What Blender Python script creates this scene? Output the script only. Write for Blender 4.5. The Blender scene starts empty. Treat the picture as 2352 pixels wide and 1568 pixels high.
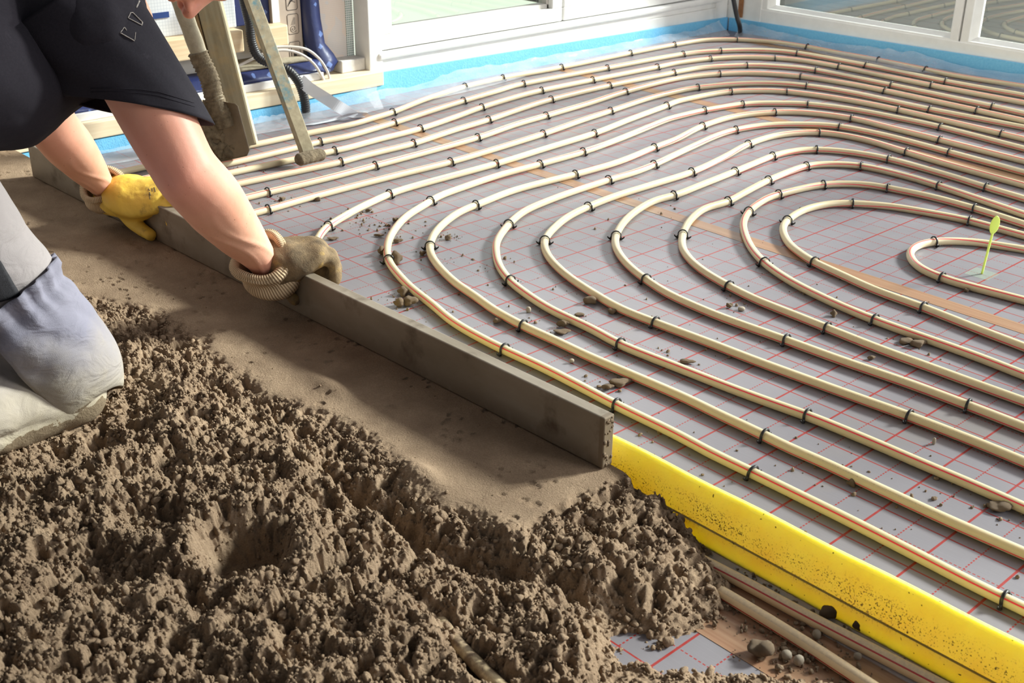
import bpy, bmesh, math, random
import numpy as np
from mathutils import Vector, Matrix
from mathutils.bvhtree import BVHTree

random.seed(7)
RNG = np.random.default_rng(7)
SC = bpy.context.scene
COL = SC.collection
PI = math.pi

# ------------------------------------------------------------------ camera
FPX = 2721.7
RX, RY, RZ = 1.13044969, -0.00910273, 0.824995116
CAM = np.array([1.38263301, -1.76090939, 0.9285344])


def rotm(rx, ry, rz):
    cx, sx, cy, sy, cz, sz = math.cos(rx), math.sin(rx), math.cos(ry), math.sin(ry), math.cos(rz), math.sin(rz)
    X = np.array([[1, 0, 0], [0, cx, -sx], [0, sx, cx]])
    Y = np.array([[cy, 0, sy], [0, 1, 0], [-sy, 0, cy]])
    Z = np.array([[cz, -sz, 0], [sz, cz, 0], [0, 0, 1]])
    return Z @ Y @ X


ROT = rotm(RX, RY, RZ)
cd = bpy.data.cameras.new('camera')
cam = bpy.data.objects.new('camera', cd)
COL.objects.link(cam)
M4 = Matrix.Identity(4)
for i in range(3):
    for j in range(3):
        M4[i][j] = ROT[i, j]
    M4[i][3] = CAM[i]
cam.matrix_world = M4
cd.sensor_fit = 'HORIZONTAL'
cd.sensor_width = 36.0
cd.lens = FPX / 2352 * 36.0
cd.clip_start = 0.05
cd.dof.use_dof = True
cd.dof.focus_distance = 2.05
cd.dof.aperture_fstop = 13
SC.camera = cam

# ------------------------------------------------------------------ colour management, world, lights
SC.view_settings.view_transform = 'Standard'
SC.view_settings.look = 'None'
SC.view_settings.exposure = 0.0
SC.view_settings.gamma = 1.0
SC.view_settings.use_curve_mapping = False
world = bpy.data.worlds.new('sky')
SC.world = world
world.use_nodes = True
wn = world.node_tree
bg = wn.nodes['Background']
bg.inputs['Color'].default_value = (0.93, 0.97, 1.0, 1)
bg.inputs['Strength'].default_value = 0.13


def area(name, loc, target, sx, sy, power, color=(1, 1, 1), spread=PI):
    ld = bpy.data.lights.new(name, 'AREA')
    ld.shape = 'RECTANGLE'
    ld.size, ld.size_y = sx, sy
    ld.energy = power
    ld.color = color
    ld.spread = spread
    o = bpy.data.objects.new(name, ld)
    COL.objects.link(o)
    o.location = loc
    o.rotation_euler = (Vector(target) - Vector(loc)).to_track_quat('-Z', 'Y').to_euler()
    return o


# low hazy sun through the right-hand window row, sky light of both windows, an added side fill, daylight on the terrace outside
sd = bpy.data.lights.new('hazy_sun', 'SUN')
sd.energy = 11.8
sd.angle = math.radians(9)
sd.color = (1.0, 0.975, 0.94)
sun = bpy.data.objects.new('hazy_sun', sd)
COL.objects.link(sun)
_el, _az = math.radians(28), math.atan2(0.925, 0.38)
_d = Vector((math.cos(_az) * math.cos(_el), math.sin(_az) * math.cos(_el), math.sin(_el)))
sun.rotation_euler = _d.to_track_quat('Z', 'Y').to_euler()
sun.location = _d * 6
area('daylight_right', (0.9, 2.30, 1.30), (0.0, -0.6, 0.0), 2.0, 1.6, 26, (0.98, 0.99, 1.0))
area('side_fill', (2.65, 0.7, 1.35), (-0.8, 0.1, 0.0), 1.4, 1.2, 42, (1.0, 0.99, 0.97))  # added fill lamp with no window behind it, brightens the left wall
area('daylight_left', (-1.66, 1.5, 1.35), (0.2, -0.2, 0.0), 1.3, 1.2, 16, (1.0, 0.99, 0.97))


# ------------------------------------------------------------------ pixel rays of the surveyed photograph (for measuring points on known planes)
def ray(x, y):
    return ROT @ np.array([(x - 1176) / FPX, -(y - 784) / FPX, -1.0])


def at(x, y, z=0.0):
    d = ray(x, y)
    return CAM + d * (z - CAM[2]) / d[2]


def aty(x, y, v):
    d = ray(x, y)
    return CAM + d * (v - CAM[1]) / d[1]


def atx(x, y, v):
    d = ray(x, y)
    return CAM + d * (v - CAM[0]) / d[0]


# ------------------------------------------------------------------ object helpers
def tag(o, label=None, cat=None, group=None, kind=None):
    if label: o['label'] = label
    if cat: o['category'] = cat
    if group: o['group'] = group
    if kind: o['kind'] = kind
    return o


def empty(name, loc=(0, 0, 0)):
    o = bpy.data.objects.new(name, None)
    o.empty_display_size = 0.05
    COL.objects.link(o)
    o.location = loc
    return o


def link(name, me, mat=None, parent=None, smooth=True):
    o = bpy.data.objects.new(name, me)
    COL.objects.link(o)
    if mat is not None:
        if len(me.materials) == 0:
            me.materials.append(mat)
    if smooth and len(me.polygons):
        me.polygons.foreach_set('use_smooth', np.ones(len(me.polygons), dtype=bool))
    if parent is not None:
        o.parent = parent
        o.matrix_parent_inverse = Matrix.Translation(-Vector(parent.location)) if parent.type == 'EMPTY' else Matrix.Identity(4)
    return o


def mk(name, V, F, mat=None, parent=None, smooth=True):
    me = bpy.data.meshes.new(name)
    me.from_pydata([tuple(map(float, v)) for v in V], [], [tuple(int(i) for i in f) for f in F])
    me.update()
    return link(name, me, mat, parent, smooth)


def fast_mesh(name, V, Q):
    """numpy quads or tris to mesh"""
    me = bpy.data.meshes.new(name)
    V = np.asarray(V, np.float32)
    Q = np.asarray(Q, np.int32)
    n, k = Q.shape
    me.vertices.add(len(V))
    me.vertices.foreach_set('co', V.ravel())
    me.loops.add(n * k)
    me.loops.foreach_set('vertex_index', Q.ravel())
    me.polygons.add(n)
    me.polygons.foreach_set('loop_start', np.arange(0, n * k, k, dtype=np.int32))
    me.update(calc_edges=True)
    return me


class MB:
    """collects bevelled boxes and lofts into one mesh"""
    def __init__(self):
        self.V, self.F = [], []

    def add(self, V, F):
        o = len(self.V)
        self.V += [tuple(v) for v in V]
        self.F += [tuple(i + o for i in f) for f in F]
        return self

    def box(self, x0, x1, y0, y1, z0, z1, bev=0.0, M=None):
        bm = bmesh.new()
        bmesh.ops.create_cube(bm, size=1.0)
        for v in bm.verts:
            v.co = Vector(((x0 + x1) / 2 + v.co.x * (x1 - x0), (y0 + y1) / 2 + v.co.y * (y1 - y0), (z0 + z1) / 2 + v.co.z * (z1 - z0)))
        if bev > 0:
            bmesh.ops.bevel(bm, geom=bm.edges[:], offset=bev, segments=2, affect='EDGES', profile=0.5)
        if M is not None:
            bmesh.ops.transform(bm, matrix=M, verts=bm.verts[:])
        bm.verts.index_update()
        self.add([v.co[:] for v in bm.verts], [[v.index for v in f.verts] for f in bm.faces])
        bm.free()
        return self

    def loft(self, rings, close=True, capa=True, capb=True):
        n = len(rings[0])
        V = [p for r in rings for p in r]
        F = []
        for i in range(len(rings) - 1):
            for j in range(n if close else n - 1):
                a, b = i * n + j, i * n + (j + 1) % n
                F.append((a, b, b + n, a + n))
        if capa: F.append(tuple(range(n - 1, -1, -1)))
        if capb: F.append(tuple((len(rings) - 1) * n + j for j in range(n)))
        return self.add(V, F)

    def build(self, name, mat, parent=None, smooth=False):
        o = mk(name, self.V, self.F, mat, parent, smooth)
        return o


def frames(P):
    P = np.asarray(P, float)
    T = np.gradient(P, axis=0)
    T /= np.linalg.norm(T, axis=1)[:, None] + 1e-12
    U = np.zeros_like(P)
    u = np.array([0, 0, 1.0])
    if abs(T[0] @ u) > 0.9: u = np.array([0, 1.0, 0])
    for i in range(len(P)):
        u = u - (u @ T[i]) * T[i]
        u /= np.linalg.norm(u)
        U[i] = u
    return P, T, U, np.cross(T, U)


def tube_rings(P, r, n=12, flat=1.0):
    P, T, U, W = frames(P)
    r = np.broadcast_to(np.asarray(r, float), (len(P),))
    a = np.linspace(0, 2 * PI, n, endpoint=False)
    return [[P[i] + r[i] * (np.cos(t) * U[i] * flat + np.sin(t) * W[i]) for t in a] for i in range(len(P))]


def spline(P, step=0.012, smooth=0):
    """Catmull-Rom through points, resampled evenly"""
    P = np.asarray(P, float)
    Q = np.vstack([2 * P[0] - P[1], P, 2 * P[-1] - P[-2]])
    out = []
    for i in range(1, len(Q) - 2):
        p0, p1, p2, p3 = Q[i - 1:i + 3]
        for t in np.linspace(0, 1, 24, endpoint=False):
            out.append(0.5 * ((2 * p1) + (-p0 + p2) * t + (2 * p0 - 5 * p1 + 4 * p2 - p3) * t * t + (-p0 + 3 * p1 - 3 * p2 + p3) * t ** 3))
    out.append(Q[-2])
    out = np.array(out)
    s = np.r_[0, np.cumsum(np.linalg.norm(np.diff(out, axis=0), axis=1))]
    n = max(3, int(s[-1] / step) + 1)
    u = np.linspace(0, s[-1], n)
    R = np.stack([np.interp(u, s, out[:, k]) for k in range(out.shape[1])], 1)
    for q in range(smooth):
        k = 0.5 if q % 2 == 0 else -0.515
        R[1:-1] = R[1:-1] + k * (0.5 * (R[:-2] + R[2:]) - R[1:-1])
    return R


def tube(name, P, r, mat, parent=None, n=12, flat=1.0):
    return MB().loft(tube_rings(P, r, n, flat)).build(name, mat, parent, True)


# ------------------------------------------------------------------ numpy noise
def h2(ix, iy, seed):
    h = (ix.astype(np.int64) * 374761393 + iy.astype(np.int64) * 668265263 + seed * 1442695041) & 0xFFFFFFFF
    h = ((h ^ (h >> 13)) * 1274126177) & 0xFFFFFFFF
    h = ((h ^ (h >> 16)) * 2246822519) & 0xFFFFFFFF
    return ((h ^ (h >> 15)) & 0xFFFFFF) / float(0x1000000)


def vnoise(x, y, seed=0):
    ix, iy = np.floor(x), np.floor(y)
    fx, fy = x - ix, y - iy
    fx, fy = fx * fx * (3 - 2 * fx), fy * fy * (3 - 2 * fy)
    a, b = h2(ix, iy, seed), h2(ix + 1, iy, seed)
    c, d = h2(ix, iy + 1, seed), h2(ix + 1, iy + 1, seed)
    return (a * (1 - fx) + b * fx) * (1 - fy) + (c * (1 - fx) + d * fx) * fy


def fbm(x, y, seed=0, o=4):
    s = np.zeros_like(x)
    a = 0.5
    for i in range(o):
        s += a * (vnoise(x * 2 ** i, y * 2 ** i, seed + i * 17) - 0.5)
        a *= 0.5
    return s


def clods(x, y, c, seed):
    """height of round lumps of about cell size c (metres)"""
    X, Y = x / c, y / c
    ix, iy = np.floor(X), np.floor(Y)
    out = np.zeros_like(x)
    for dx in (-1, 0, 1):
        for dy in (-1, 0, 1):
            jx, jy = ix + dx, iy + dy
            px = jx + h2(jx, jy, seed)
            py = jy + h2(jx, jy, seed + 5)
            r = 0.38 + 0.5 * h2(jx, jy, seed + 9)
            q = 1 - ((X - px) ** 2 + (Y - py) ** 2) / (r * r)
            out = np.maximum(out, r * np.sqrt(np.maximum(q, 0)))
    return out * c


def sst(a, b, x):
    t = np.clip((x - a) / (b - a), 0, 1)
    return t * t * (3 - 2 * t)


# ------------------------------------------------------------------ materials
class NT:
    def __init__(self, name):
        self.m = bpy.data.materials.new(name)
        self.m.use_nodes = True
        self.t = self.m.node_tree
        self.b = self.t.nodes['Principled BSDF']
        self.out = self.t.nodes['Material Output']

    def n(self, typ, **kw):
        nd = self.t.nodes.new(typ)
        for k, v in kw.items(): setattr(nd, k, v)
        return nd

    def l(self, a, b):
        self.t.links.new(a, b)

    def val(self, sock, v):
        if hasattr(v, 'is_output') or isinstance(v, bpy.types.NodeSocket): self.l(v, sock)
        else: sock.default_value = v

    def math(self, op, a, b=None, c=None, clamp=False):
        nd = self.n('ShaderNodeMath', operation=op, use_clamp=clamp)
        self.val(nd.inputs[0], a)
        if b is not None: self.val(nd.inputs[1], b)
        if c is not None: self.val(nd.inputs[2], c)
        return nd.outputs[0]

    def coord(self, which='Object'):
        return self.n('ShaderNodeTexCoord').outputs[which]

    def noise(self, vec, scale, detail=4, rough=0.55, out='Fac', dist=0.0):
        nd = self.n('ShaderNodeTexNoise')
        self.l(vec, nd.inputs['Vector'])
        nd.inputs['Scale'].default_value = scale
        nd.inputs['Detail'].default_value = detail
        nd.inputs['Roughness'].default_value = rough
        nd.inputs['Distortion'].default_value = dist
        return nd.outputs[out]

    def scale(self, vec, s):
        nd = self.n('ShaderNodeMapping')
        self.l(vec, nd.inputs['Vector'])
        nd.inputs['Scale'].default_value = s
        return nd.outputs['Vector']

    def ramp(self, fac, stops):
        nd = self.n('ShaderNodeValToRGB')
        self.l(fac, nd.inputs['Fac'])
        e = nd.color_ramp.elements
        while len(e) < len(stops): e.new(0.5)
        for el, (p, c) in zip(e, stops):
            el.position = p
            el.color = (*c, 1) if len(c) == 3 else c
        return nd.outputs['Color']

    def mix(self, fac, a, b, blend='MIX'):
        nd = self.n('ShaderNodeMix', data_type='RGBA', blend_type=blend)
        self.val(nd.inputs[0], fac)
        for s, v in ((nd.inputs[6], a), (nd.inputs[7], b)):
            if isinstance(v, bpy.types.NodeSocket): self.l(v, s)
            else: s.default_value = (*v, 1) if len(v) == 3 else v
        return nd.outputs[2]

    def color(self, c):
        s = self.b.inputs['Base Color']
        if isinstance(c, bpy.types.NodeSocket): self.l(c, s)
        else: s.default_value = (*c, 1)
        return self

    def set(self, **kw):
        for k, v in kw.items():
            self.val(self.b.inputs[k.replace('_', ' ')], v)
        return self

    def bump(self, h, strength=0.3, dist=0.002):
        nd = self.n('ShaderNodeBump')
        nd.inputs['Strength'].default_value = strength
        nd.inputs['Distance'].default_value = dist
        self.l(h, nd.inputs['Height'])
        self.l(nd.outputs[0], self.b.inputs['Normal'])
        return self


def srgb(r, g, b):
    f = lambda c: (c / 255 / 12.92) if c / 255 <= 0.04045 else ((c / 255 + 0.055) / 1.055) ** 2.4
    return (f(r), f(g), f(b))


def simple(name, c, rough=0.6, nscale=None, namt=0.15, bump=None, spec=0.5):
    t = NT(name)
    if nscale:
        v = t.noise(t.coord(), nscale, 5)
        d = tuple(x * (1 - namt) for x in c)
        e = tuple(min(1, x * (1 + namt)) for x in c)
        t.color(t.ramp(v, [(0.3, d), (0.7, e)]))
    else:
        t.color(c)
    t.set(Roughness=rough)
    t.b.inputs['Specular IOR Level'].default_value = spec
    if bump:
        t.bump(t.noise(t.coord(), bump[0], 5), bump[1], bump[2])
    return t.m


def wood(name, base, dark, axis=1, rough=0.6):
    t = NT(name)
    s = [40, 40, 40]
    s[axis] = 2.2
    v = t.scale(t.coord(), s)
    g = t.noise(v, 1.0, 5, 0.6, dist=0.6)
    c = t.ramp(g, [(0.32, base), (0.55, tuple((a * .6 + b * .4) for a, b in zip(base, dark))), (0.72, base)])
    k = t.noise(t.coord(), 7, 2)
    c = t.mix(t.math('MULTIPLY', t.math('SUBTRACT', k, 0.66, clamp=True), 4.0, clamp=True), c, dark)
    t.color(c).set(Roughness=rough)
    t.bump(g, 0.15, 0.001)
    return t.m


M = {}
# floor foil with printed grid; sheets are one metre wide and taped together
t = NT('grid_foil')
sep = t.n('ShaderNodeSeparateXYZ')
t.l(t.coord(), sep.inputs[0])
X, Y = sep.outputs[0], sep.outputs[1]
far = t.math('GREATER_THAN', Y, 0.345)
X = t.math('SUBTRACT', X, t.math('MULTIPLY', far, 0.075))
Y2 = t.math('ADD', Y, t.math('MULTIPLY', far, 0.002))


def gridline(c, off, w):
    m = t.math('PINGPONG', t.math('SUBTRACT', c, off), 0.05)      # distance to nearest multiple of 0.1
    return t.math('LESS_THAN', m, w / 2)


def dashes(c, period=0.0066, duty=0.62):
    return t.math('LESS_THAN', t.math('MODULO', t.math('ADD', c, 20.0), period), period * duty)


solid = t.math('MAXIMUM', gridline(X, 0.0, 0.0036), gridline(Y2, 0.0, 0.0026))
dash = t.math('MAXIMUM', t.math('MULTIPLY', gridline(X, 0.05, 0.0022), dashes(Y)), t.math('MULTIPLY', gridline(Y2, 0.05, 0.0020), dashes(X)))
lines = t.math('MAXIMUM', solid, dash)
co = t.coord()
brushed = t.noise(t.scale(co, (18, 420, 1)), 1.0, 4, 0.6)
mott = t.noise(co, 3.5, 5)
base = t.mix(mott, srgb(116, 112, 118), srgb(138, 134, 140))
base = t.mix(t.math('MULTIPLY', t.math('SUBTRACT', brushed, 0.5), 0.5, clamp=True), base, srgb(158, 155, 160))
dirt = t.noise(co, 2.3, 6, 0.65)
base = t.mix(t.math('MULTIPLY', t.math('SUBTRACT', dirt, 0.57, clamp=True), 2.2, clamp=True), base, srgb(140, 128, 110))
wear = t.noise(co, 60, 3)
lfac = t.math('MULTIPLY', lines, t.math('MULTIPLY_ADD', wear, 0.4, 0.78, clamp=True))
t.color(t.mix(lfac, base, srgb(150, 44, 40)))
t.set(Roughness=t.math('MULTIPLY_ADD', mott, 0.25, 0.32), Metallic=0.12)
t.bump(brushed, 0.06, 0.0005)
M['foil'] = t.m

# pipe: cream plastic with one printed red line and faint grey print
t = NT('pipe_plastic')
uv = t.n('ShaderNodeUVMap').outputs[0]
su = t.n('ShaderNodeSeparateXYZ')
t.l(uv, su.inputs[0])
U_, V_ = su.outputs[0], su.outputs[1]
fr = t.math('PINGPONG', V_, 0.5)
line = t.math('LESS_THAN', fr, 0.021)
pr = t.math('LESS_THAN', t.math('PINGPONG', t.math('SUBTRACT', V_, 0.2), 0.5), 0.018)
nprint = t.noise(t.scale(uv, (420, 90, 1)), 1.0, 2)
seg = t.noise(t.scale(uv, (3.1, 0.0, 1)), 1.0, 0)
pr = t.math('MULTIPLY', pr, t.math('MULTIPLY', t.math('GREATER_THAN', nprint, 0.56), t.math('GREATER_THAN', seg, 0.53)))
c = t.mix(t.noise(t.coord(), 5, 3), srgb(208, 193, 159), srgb(218, 204, 173))
c = t.mix(t.math('MULTIPLY', pr, 0.5), c, srgb(120, 112, 104))
c = t.mix(line, c, srgb(232, 70, 92))
t.color(c).set(Roughness=0.33)
t.b.inputs['Subsurface Weight'].default_value = 0.4
t.b.inputs['Subsurface Radius'].default_value = (0.012, 0.010, 0.006)
t.b.inputs['Subsurface Scale'].default_value = 1.0
M['pipe'] = t.m

# dusty pipe in the foreground: dried mortar dust along its back
t = NT('dusty_pipe_plastic')
uv = t.n('ShaderNodeUVMap').outputs[0]
su = t.n('ShaderNodeSeparateXYZ')
t.l(uv, su.inputs[0])
line = t.math('LESS_THAN', t.math('PINGPONG', su.outputs[1], 0.5), 0.02)
geo = t.n('ShaderNodeNewGeometry')
sn = t.n('ShaderNodeSeparateXYZ')
t.l(geo.outputs['True Normal'], sn.inputs[0])
dn = t.noise(t.coord(), 260, 3)
top = t.math('MULTIPLY', t.math('GREATER_THAN', sn.outputs[2], 0.72), t.math('MULTIPLY_ADD', dn, 1.1, -0.05, clamp=True))
c = t.mix(line, srgb(250, 222, 178), srgb(206, 44, 54))
c = t.mix(t.math('MULTIPLY', top, 0.6), c, srgb(168, 152, 138))
t.color(c).set(Roughness=0.5)
M['pipe_dusty'] = t.m

t = NT('muddy_pipe_plastic')
co = t.coord()
k = t.noise(co, 38, 5, 0.65)
t.color(t.mix(t.math('MULTIPLY', t.math('SUBTRACT', k, 0.40, clamp=True), 5.0, clamp=True), srgb(196, 176, 140), srgb(118, 98, 76))).set(Roughness=0.7)
t.bump(t.noise(co, 300, 4), 0.5, 0.001)
M['pipe_muddy'] = t.m
M['clip'] = simple('black_clip_plastic', (0.012, 0.012, 0.014), 0.38)

# wet screed
t = NT('wet_screed')
co = t.coord()
a = t.noise(co, 14, 6, 0.6)
b = t.noise(co, 420, 3, 0.7)
c = t.ramp(a, [(0.3, srgb(156, 131, 107)), (0.7, srgb(192, 165, 137))])
c = t.mix(t.math('MULTIPLY', t.math('SUBTRACT', b, 0.35, clamp=True), 1.6, clamp=True), c, srgb(130, 108, 88))
t.color(c).set(Roughness=0.92)
t.b.inputs['Specular IOR Level'].default_value = 0.25
t.bump(t.math('ADD', t.noise(co, 800, 4, 0.75), t.math('MULTIPLY', t.noise(co, 330, 3), 0.9)), 1.0, 0.0026)
M['screed'] = t.m

t = NT('mortar_clod')
co = t.coord()
c = t.ramp(t.noise(co, 300, 4), [(0.3, srgb(88, 72, 56)), (0.7, srgb(142, 120, 96))])
t.color(c).set(Roughness=0.92)
t.bump(t.noise(co, 500, 4), 0.7, 0.002)
M['clod'] = t.m
M['pale_stone'] = simple('pale_stone', srgb(160, 148, 132), 0.85, 180, 0.2, (300, 0.5, 0.001))

# straightedge, cement-stained aluminium
t = NT('stained_aluminium')
co = t.coord()
g = t.noise(t.scale(co, (5, 13, 13)), 1.0, 5)
c = t.ramp(g, [(0.3, srgb(128, 116, 100)), (0.7, srgb(154, 143, 129))])
st = t.noise(co, 13, 5, 0.6)
c = t.mix(t.math('MULTIPLY', t.math('SUBTRACT', st, 0.55, clamp=True), 5, clamp=True), c, srgb(88, 72, 56))
so = t.n('ShaderNodeSeparateXYZ')
t.l(co, so.inputs[0])
low = t.math('SUBTRACT', 1.0, t.math('DIVIDE', t.math('ADD', so.outputs[2], 0.0), 0.032), clamp=True)
lw = t.math('MULTIPLY', low, t.math('MULTIPLY_ADD', t.noise(co, 60, 5), 2.2, -0.1, clamp=True), clamp=True)
endm = t.math('GREATER_THAN', so.outputs[0], 1.838)
c = t.mix(t.math('MAXIMUM', lw, t.math('MULTIPLY', endm, 0.8)), c, srgb(120, 104, 86))
t.color(c).set(Roughness=0.55, Metallic=0.25)
t.bump(t.noise(co, 90, 5), 0.25, 0.001)
M['alu'] = t.m

# yellow foam
t = NT('yellow_foam')
co = t.coord()
vor = t.n('ShaderNodeTexVoronoi')
t.l(co, vor.inputs['Vector'])
vor.inputs['Scale'].default_value = 260
c = t.mix(t.noise(co, 22, 4), srgb(238, 216, 100), srgb(244, 230, 142))
sz = t.n('ShaderNodeSeparateXYZ')
t.l(co, sz.inputs[0])
Z = sz.outputs[2]
fold = t.math('LESS_THAN', t.math('ABSOLUTE', t.math('SUBTRACT', Z, 0.0305)), 0.0006)
c = t.mix(t.math('MULTIPLY', fold, 0.75), c, srgb(120, 96, 20))
band = t.math('SUBTRACT', 1.0, t.math('MULTIPLY', t.math('ABSOLUTE', t.math('SUBTRACT', Z, 0.044)), 42), clamp=True)
sp = t.noise(co, 420, 2, 0.6)
patch = t.noise(t.scale(co, (9, 9, 30)), 1.0, 3)
dots = t.math('MULTIPLY', t.math('GREATER_THAN', t.math('ADD', sp, t.math('MULTIPLY', patch, 0.33)), 0.775), band)
far_sp = t.math('GREATER_THAN', t.noise(co, 190, 1), 0.76)
c = t.mix(t.math('MULTIPLY', t.math('MAXIMUM', dots, far_sp), 0.85), c, srgb(84, 66, 22))
t.color(c).set(Roughness=0.55)
t.bump(vor.outputs['Distance'], 0.25, 0.0015)
t.b.inputs['Subsurface Weight'].default_value = 1.0
t.b.inputs['Subsurface Radius'].default_value = (0.026, 0.023, 0.009)
t.b.inputs['Subsurface Scale'].default_value = 1.0
M['yellow'] = t.m

t = NT('blue_foam')
co = t.coord()
vor = t.n('ShaderNodeTexVoronoi')
t.l(co, vor.inputs['Vector'])
vor.inputs['Scale'].default_value = 190
c = t.mix(t.noise(co, 130, 4), srgb(92, 180, 232), srgb(140, 210, 248))
t.color(c).set(Roughness=0.5)
t.bump(vor.outputs['Distance'], 0.3, 0.0015)
M['blue'] = t.m

# thin polythene film
t = NT('clear_film')
co = t.coord()
tb = t.n('ShaderNodeBsdfTransparent')
mx = t.n('ShaderNodeMixShader')
f = t.noise(co, 11, 5)
t.l(t.math('MULTIPLY_ADD', f, 0.45, 0.04, clamp=True), mx.inputs[0])
t.color(srgb(226, 230, 240)).set(Roughness=0.28)
t.bump(t.noise(t.scale(co, (40, 14, 40)), 1.0, 5), 0.5, 0.004)
t.l(tb.outputs[0], mx.inputs[1])
t.l(t.b.outputs[0], mx.inputs[2])
t.l(mx.outputs[0], t.out.inputs['Surface'])
M['film'] = t.m

t = NT('clear_pad')
tb = t.n('ShaderNodeBsdfTransparent')
mx = t.n('ShaderNodeMixShader')
mx.inputs[0].default_value = 0.14
t.color(srgb(190, 210, 190)).set(Roughness=0.3)
t.l(tb.outputs[0], mx.inputs[1])
t.l(t.b.outputs[0], mx.inputs[2])
t.l(mx.outputs[0], t.out.inputs['Surface'])
M['pad'] = t.m

t = NT('milky_ribbon')
tb = t.n('ShaderNodeBsdfTransparent')
mx = t.n('ShaderNodeMixShader')
mx.inputs[0].default_value = 0.8
t.color(srgb(232, 234, 242)).set(Roughness=0.35)
t.l(tb.outputs[0], mx.inputs[1])
t.l(t.b.outputs[0], mx.inputs[2])
t.l(mx.outputs[0], t.out.inputs['Surface'])
M['ribbon'] = t.m

# window glass: clear pane with fresnel reflection
t = NT('window_glass')
gl = t.n('ShaderNodeBsdfGlossy')
gl.inputs['Roughness'].default_value = 0.015
gl.inputs['Color'].default_value = (0.95, 0.97, 0.96, 1)
tb = t.n('ShaderNodeBsdfTransparent')
tb.inputs['Color'].default_value = (0.86, 0.93, 0.89, 1)
fz = t.n('ShaderNodeFresnel')
fz.inputs['IOR'].default_value = 2.1
mx = t.n('ShaderNodeMixShader')
t.l(fz.outputs[0], mx.inputs[0])
t.l(tb.outputs[0], mx.inputs[1])
t.l(gl.outputs[0], mx.inputs[2])
t.l(mx.outputs[0], t.out.inputs['Surface'])
M['glass'] = t.m

M['white_frame'] = simple('white_window_frame', srgb(240, 239, 237), 0.35, 30, 0.03)
M['seal'] = simple('grey_seal', srgb(205, 200, 194), 0.6)
M['white_board'] = simple('white_board', srgb(226, 224, 224), 0.6, 20, 0.05)
M['wall'] = simple('wall_render', srgb(222, 220, 216), 0.8, 12, 0.05)
M['pine_y'] = wood('pine_along', srgb(246, 232, 204), srgb(214, 176, 128), 1)
M['pine_dim'] = wood('pine_stub', srgb(240, 220, 186), srgb(202, 156, 104), 1)
M['tape'] = simple('brown_tape', srgb(176, 138, 108), 0.5, 40, 0.18)
# tape with wood-like streaks
t = NT('brown_joint_tape')
co = t.coord()
g = t.noise(t.scale(co, (3, 160, 1)), 1.0, 4)
k = t.noise(co, 6, 4)
c = t.ramp(g, [(0.35, srgb(140, 102, 78)), (0.65, srgb(158, 124, 98))])
c = t.mix(t.math('MULTIPLY', t.math('SUBTRACT', k, 0.5, clamp=True), 2.5, clamp=True), c, srgb(150, 130, 100))
t.color(c).set(Roughness=0.4)
M['tape'] = t.m
M['membrane'] = None
t = NT('blue_membrane')
co = t.coord()
br = t.n('ShaderNodeTexVoronoi')
br.distance = 'MANHATTAN'
t.l(t.scale(co, (26, 26, 26)), br.inputs['Vector'])
br.inputs['Scale'].default_value = 1.0
c = t.mix(t.math('LESS_THAN', br.outputs['Distance'], 0.36), srgb(36, 46, 92), srgb(92, 114, 168))
t.color(c).set(Roughness=0.4)
t.bump(t.noise(co, 30, 4), 0.4, 0.004)
M['membrane'] = t.m
M['blue_sheet'] = simple('plain_blue_sheet', srgb(32, 64, 128), 0.45, 30, 0.12)
M['cardboard'] = simple('grey_cardboard', srgb(176, 160, 146), 0.8, 18, 0.08)
M['ink'] = simple('dark_ink', (0.02, 0.018, 0.02), 0.7)
M['white_paper'] = simple('white_paper', srgb(232, 230, 226), 0.7)
t = NT('silver_foil_panel')
co = t.coord()
sp_ = t.n('ShaderNodeSeparateXYZ')
t.l(co, sp_.inputs[0])
gx = t.math('LESS_THAN', t.math('PINGPONG', sp_.outputs[1], 0.0045), 0.0005)
gz = t.math('LESS_THAN', t.math('PINGPONG', sp_.outputs[2], 0.0045), 0.0005)
t.color(t.mix(t.math('MULTIPLY', t.math('MAXIMUM', gx, gz), 0.6), srgb(226, 230, 236), srgb(176, 184, 196))).set(Roughness=0.4)
M['silver'] = t.m
t = NT('mesh_reinforced_board')
co = t.coord()
sp_ = t.n('ShaderNodeSeparateXYZ')
t.l(co, sp_.inputs[0])
gy = t.math('LESS_THAN', t.math('PINGPONG', sp_.outputs[1], 0.003), 0.0005)
gz = t.math('LESS_THAN', t.math('PINGPONG', sp_.outputs[2], 0.003), 0.0005)
blot = t.math('GREATER_THAN', t.noise(co, 9, 2), 0.56)
bc = t.mix(t.math('MULTIPLY', blot, 0.5), srgb(240, 224, 212), srgb(224, 226, 230))
t.color(t.mix(t.math('MULTIPLY', t.math('MAXIMUM', gy, gz), 0.6), bc, srgb(250, 240, 232))).set(Roughness=0.7)
M['meshboard'] = t.m
t = NT('green_glass_mesh')
co = t.coord()
sp_ = t.n('ShaderNodeSeparateXYZ')
t.l(co, sp_.inputs[0])
gy = t.math('LESS_THAN', t.math('PINGPONG', sp_.outputs[1], 0.0035), 0.0012)
gz = t.math('LESS_THAN', t.math('PINGPONG', sp_.outputs[2], 0.0035), 0.0012)
bc = t.mix(t.noise(co, 40, 3), srgb(120, 160, 146), srgb(168, 186, 182))
t.color(t.mix(t.math('MAXIMUM', gy, gz), bc, srgb(238, 240, 240))).set(Roughness=0.7)
M['greenmesh'] = t.m
M['concrete'] = simple('pale_concrete', srgb(210, 206, 202), 0.85, 60, 0.1, (200, 0.3, 0.001))
M['black_rubber'] = simple('black_corrugated_plastic', (0.022, 0.022, 0.026), 0.4)
M['cable_white'] = simple('white_cable', srgb(214, 206, 198), 0.45)
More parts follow.
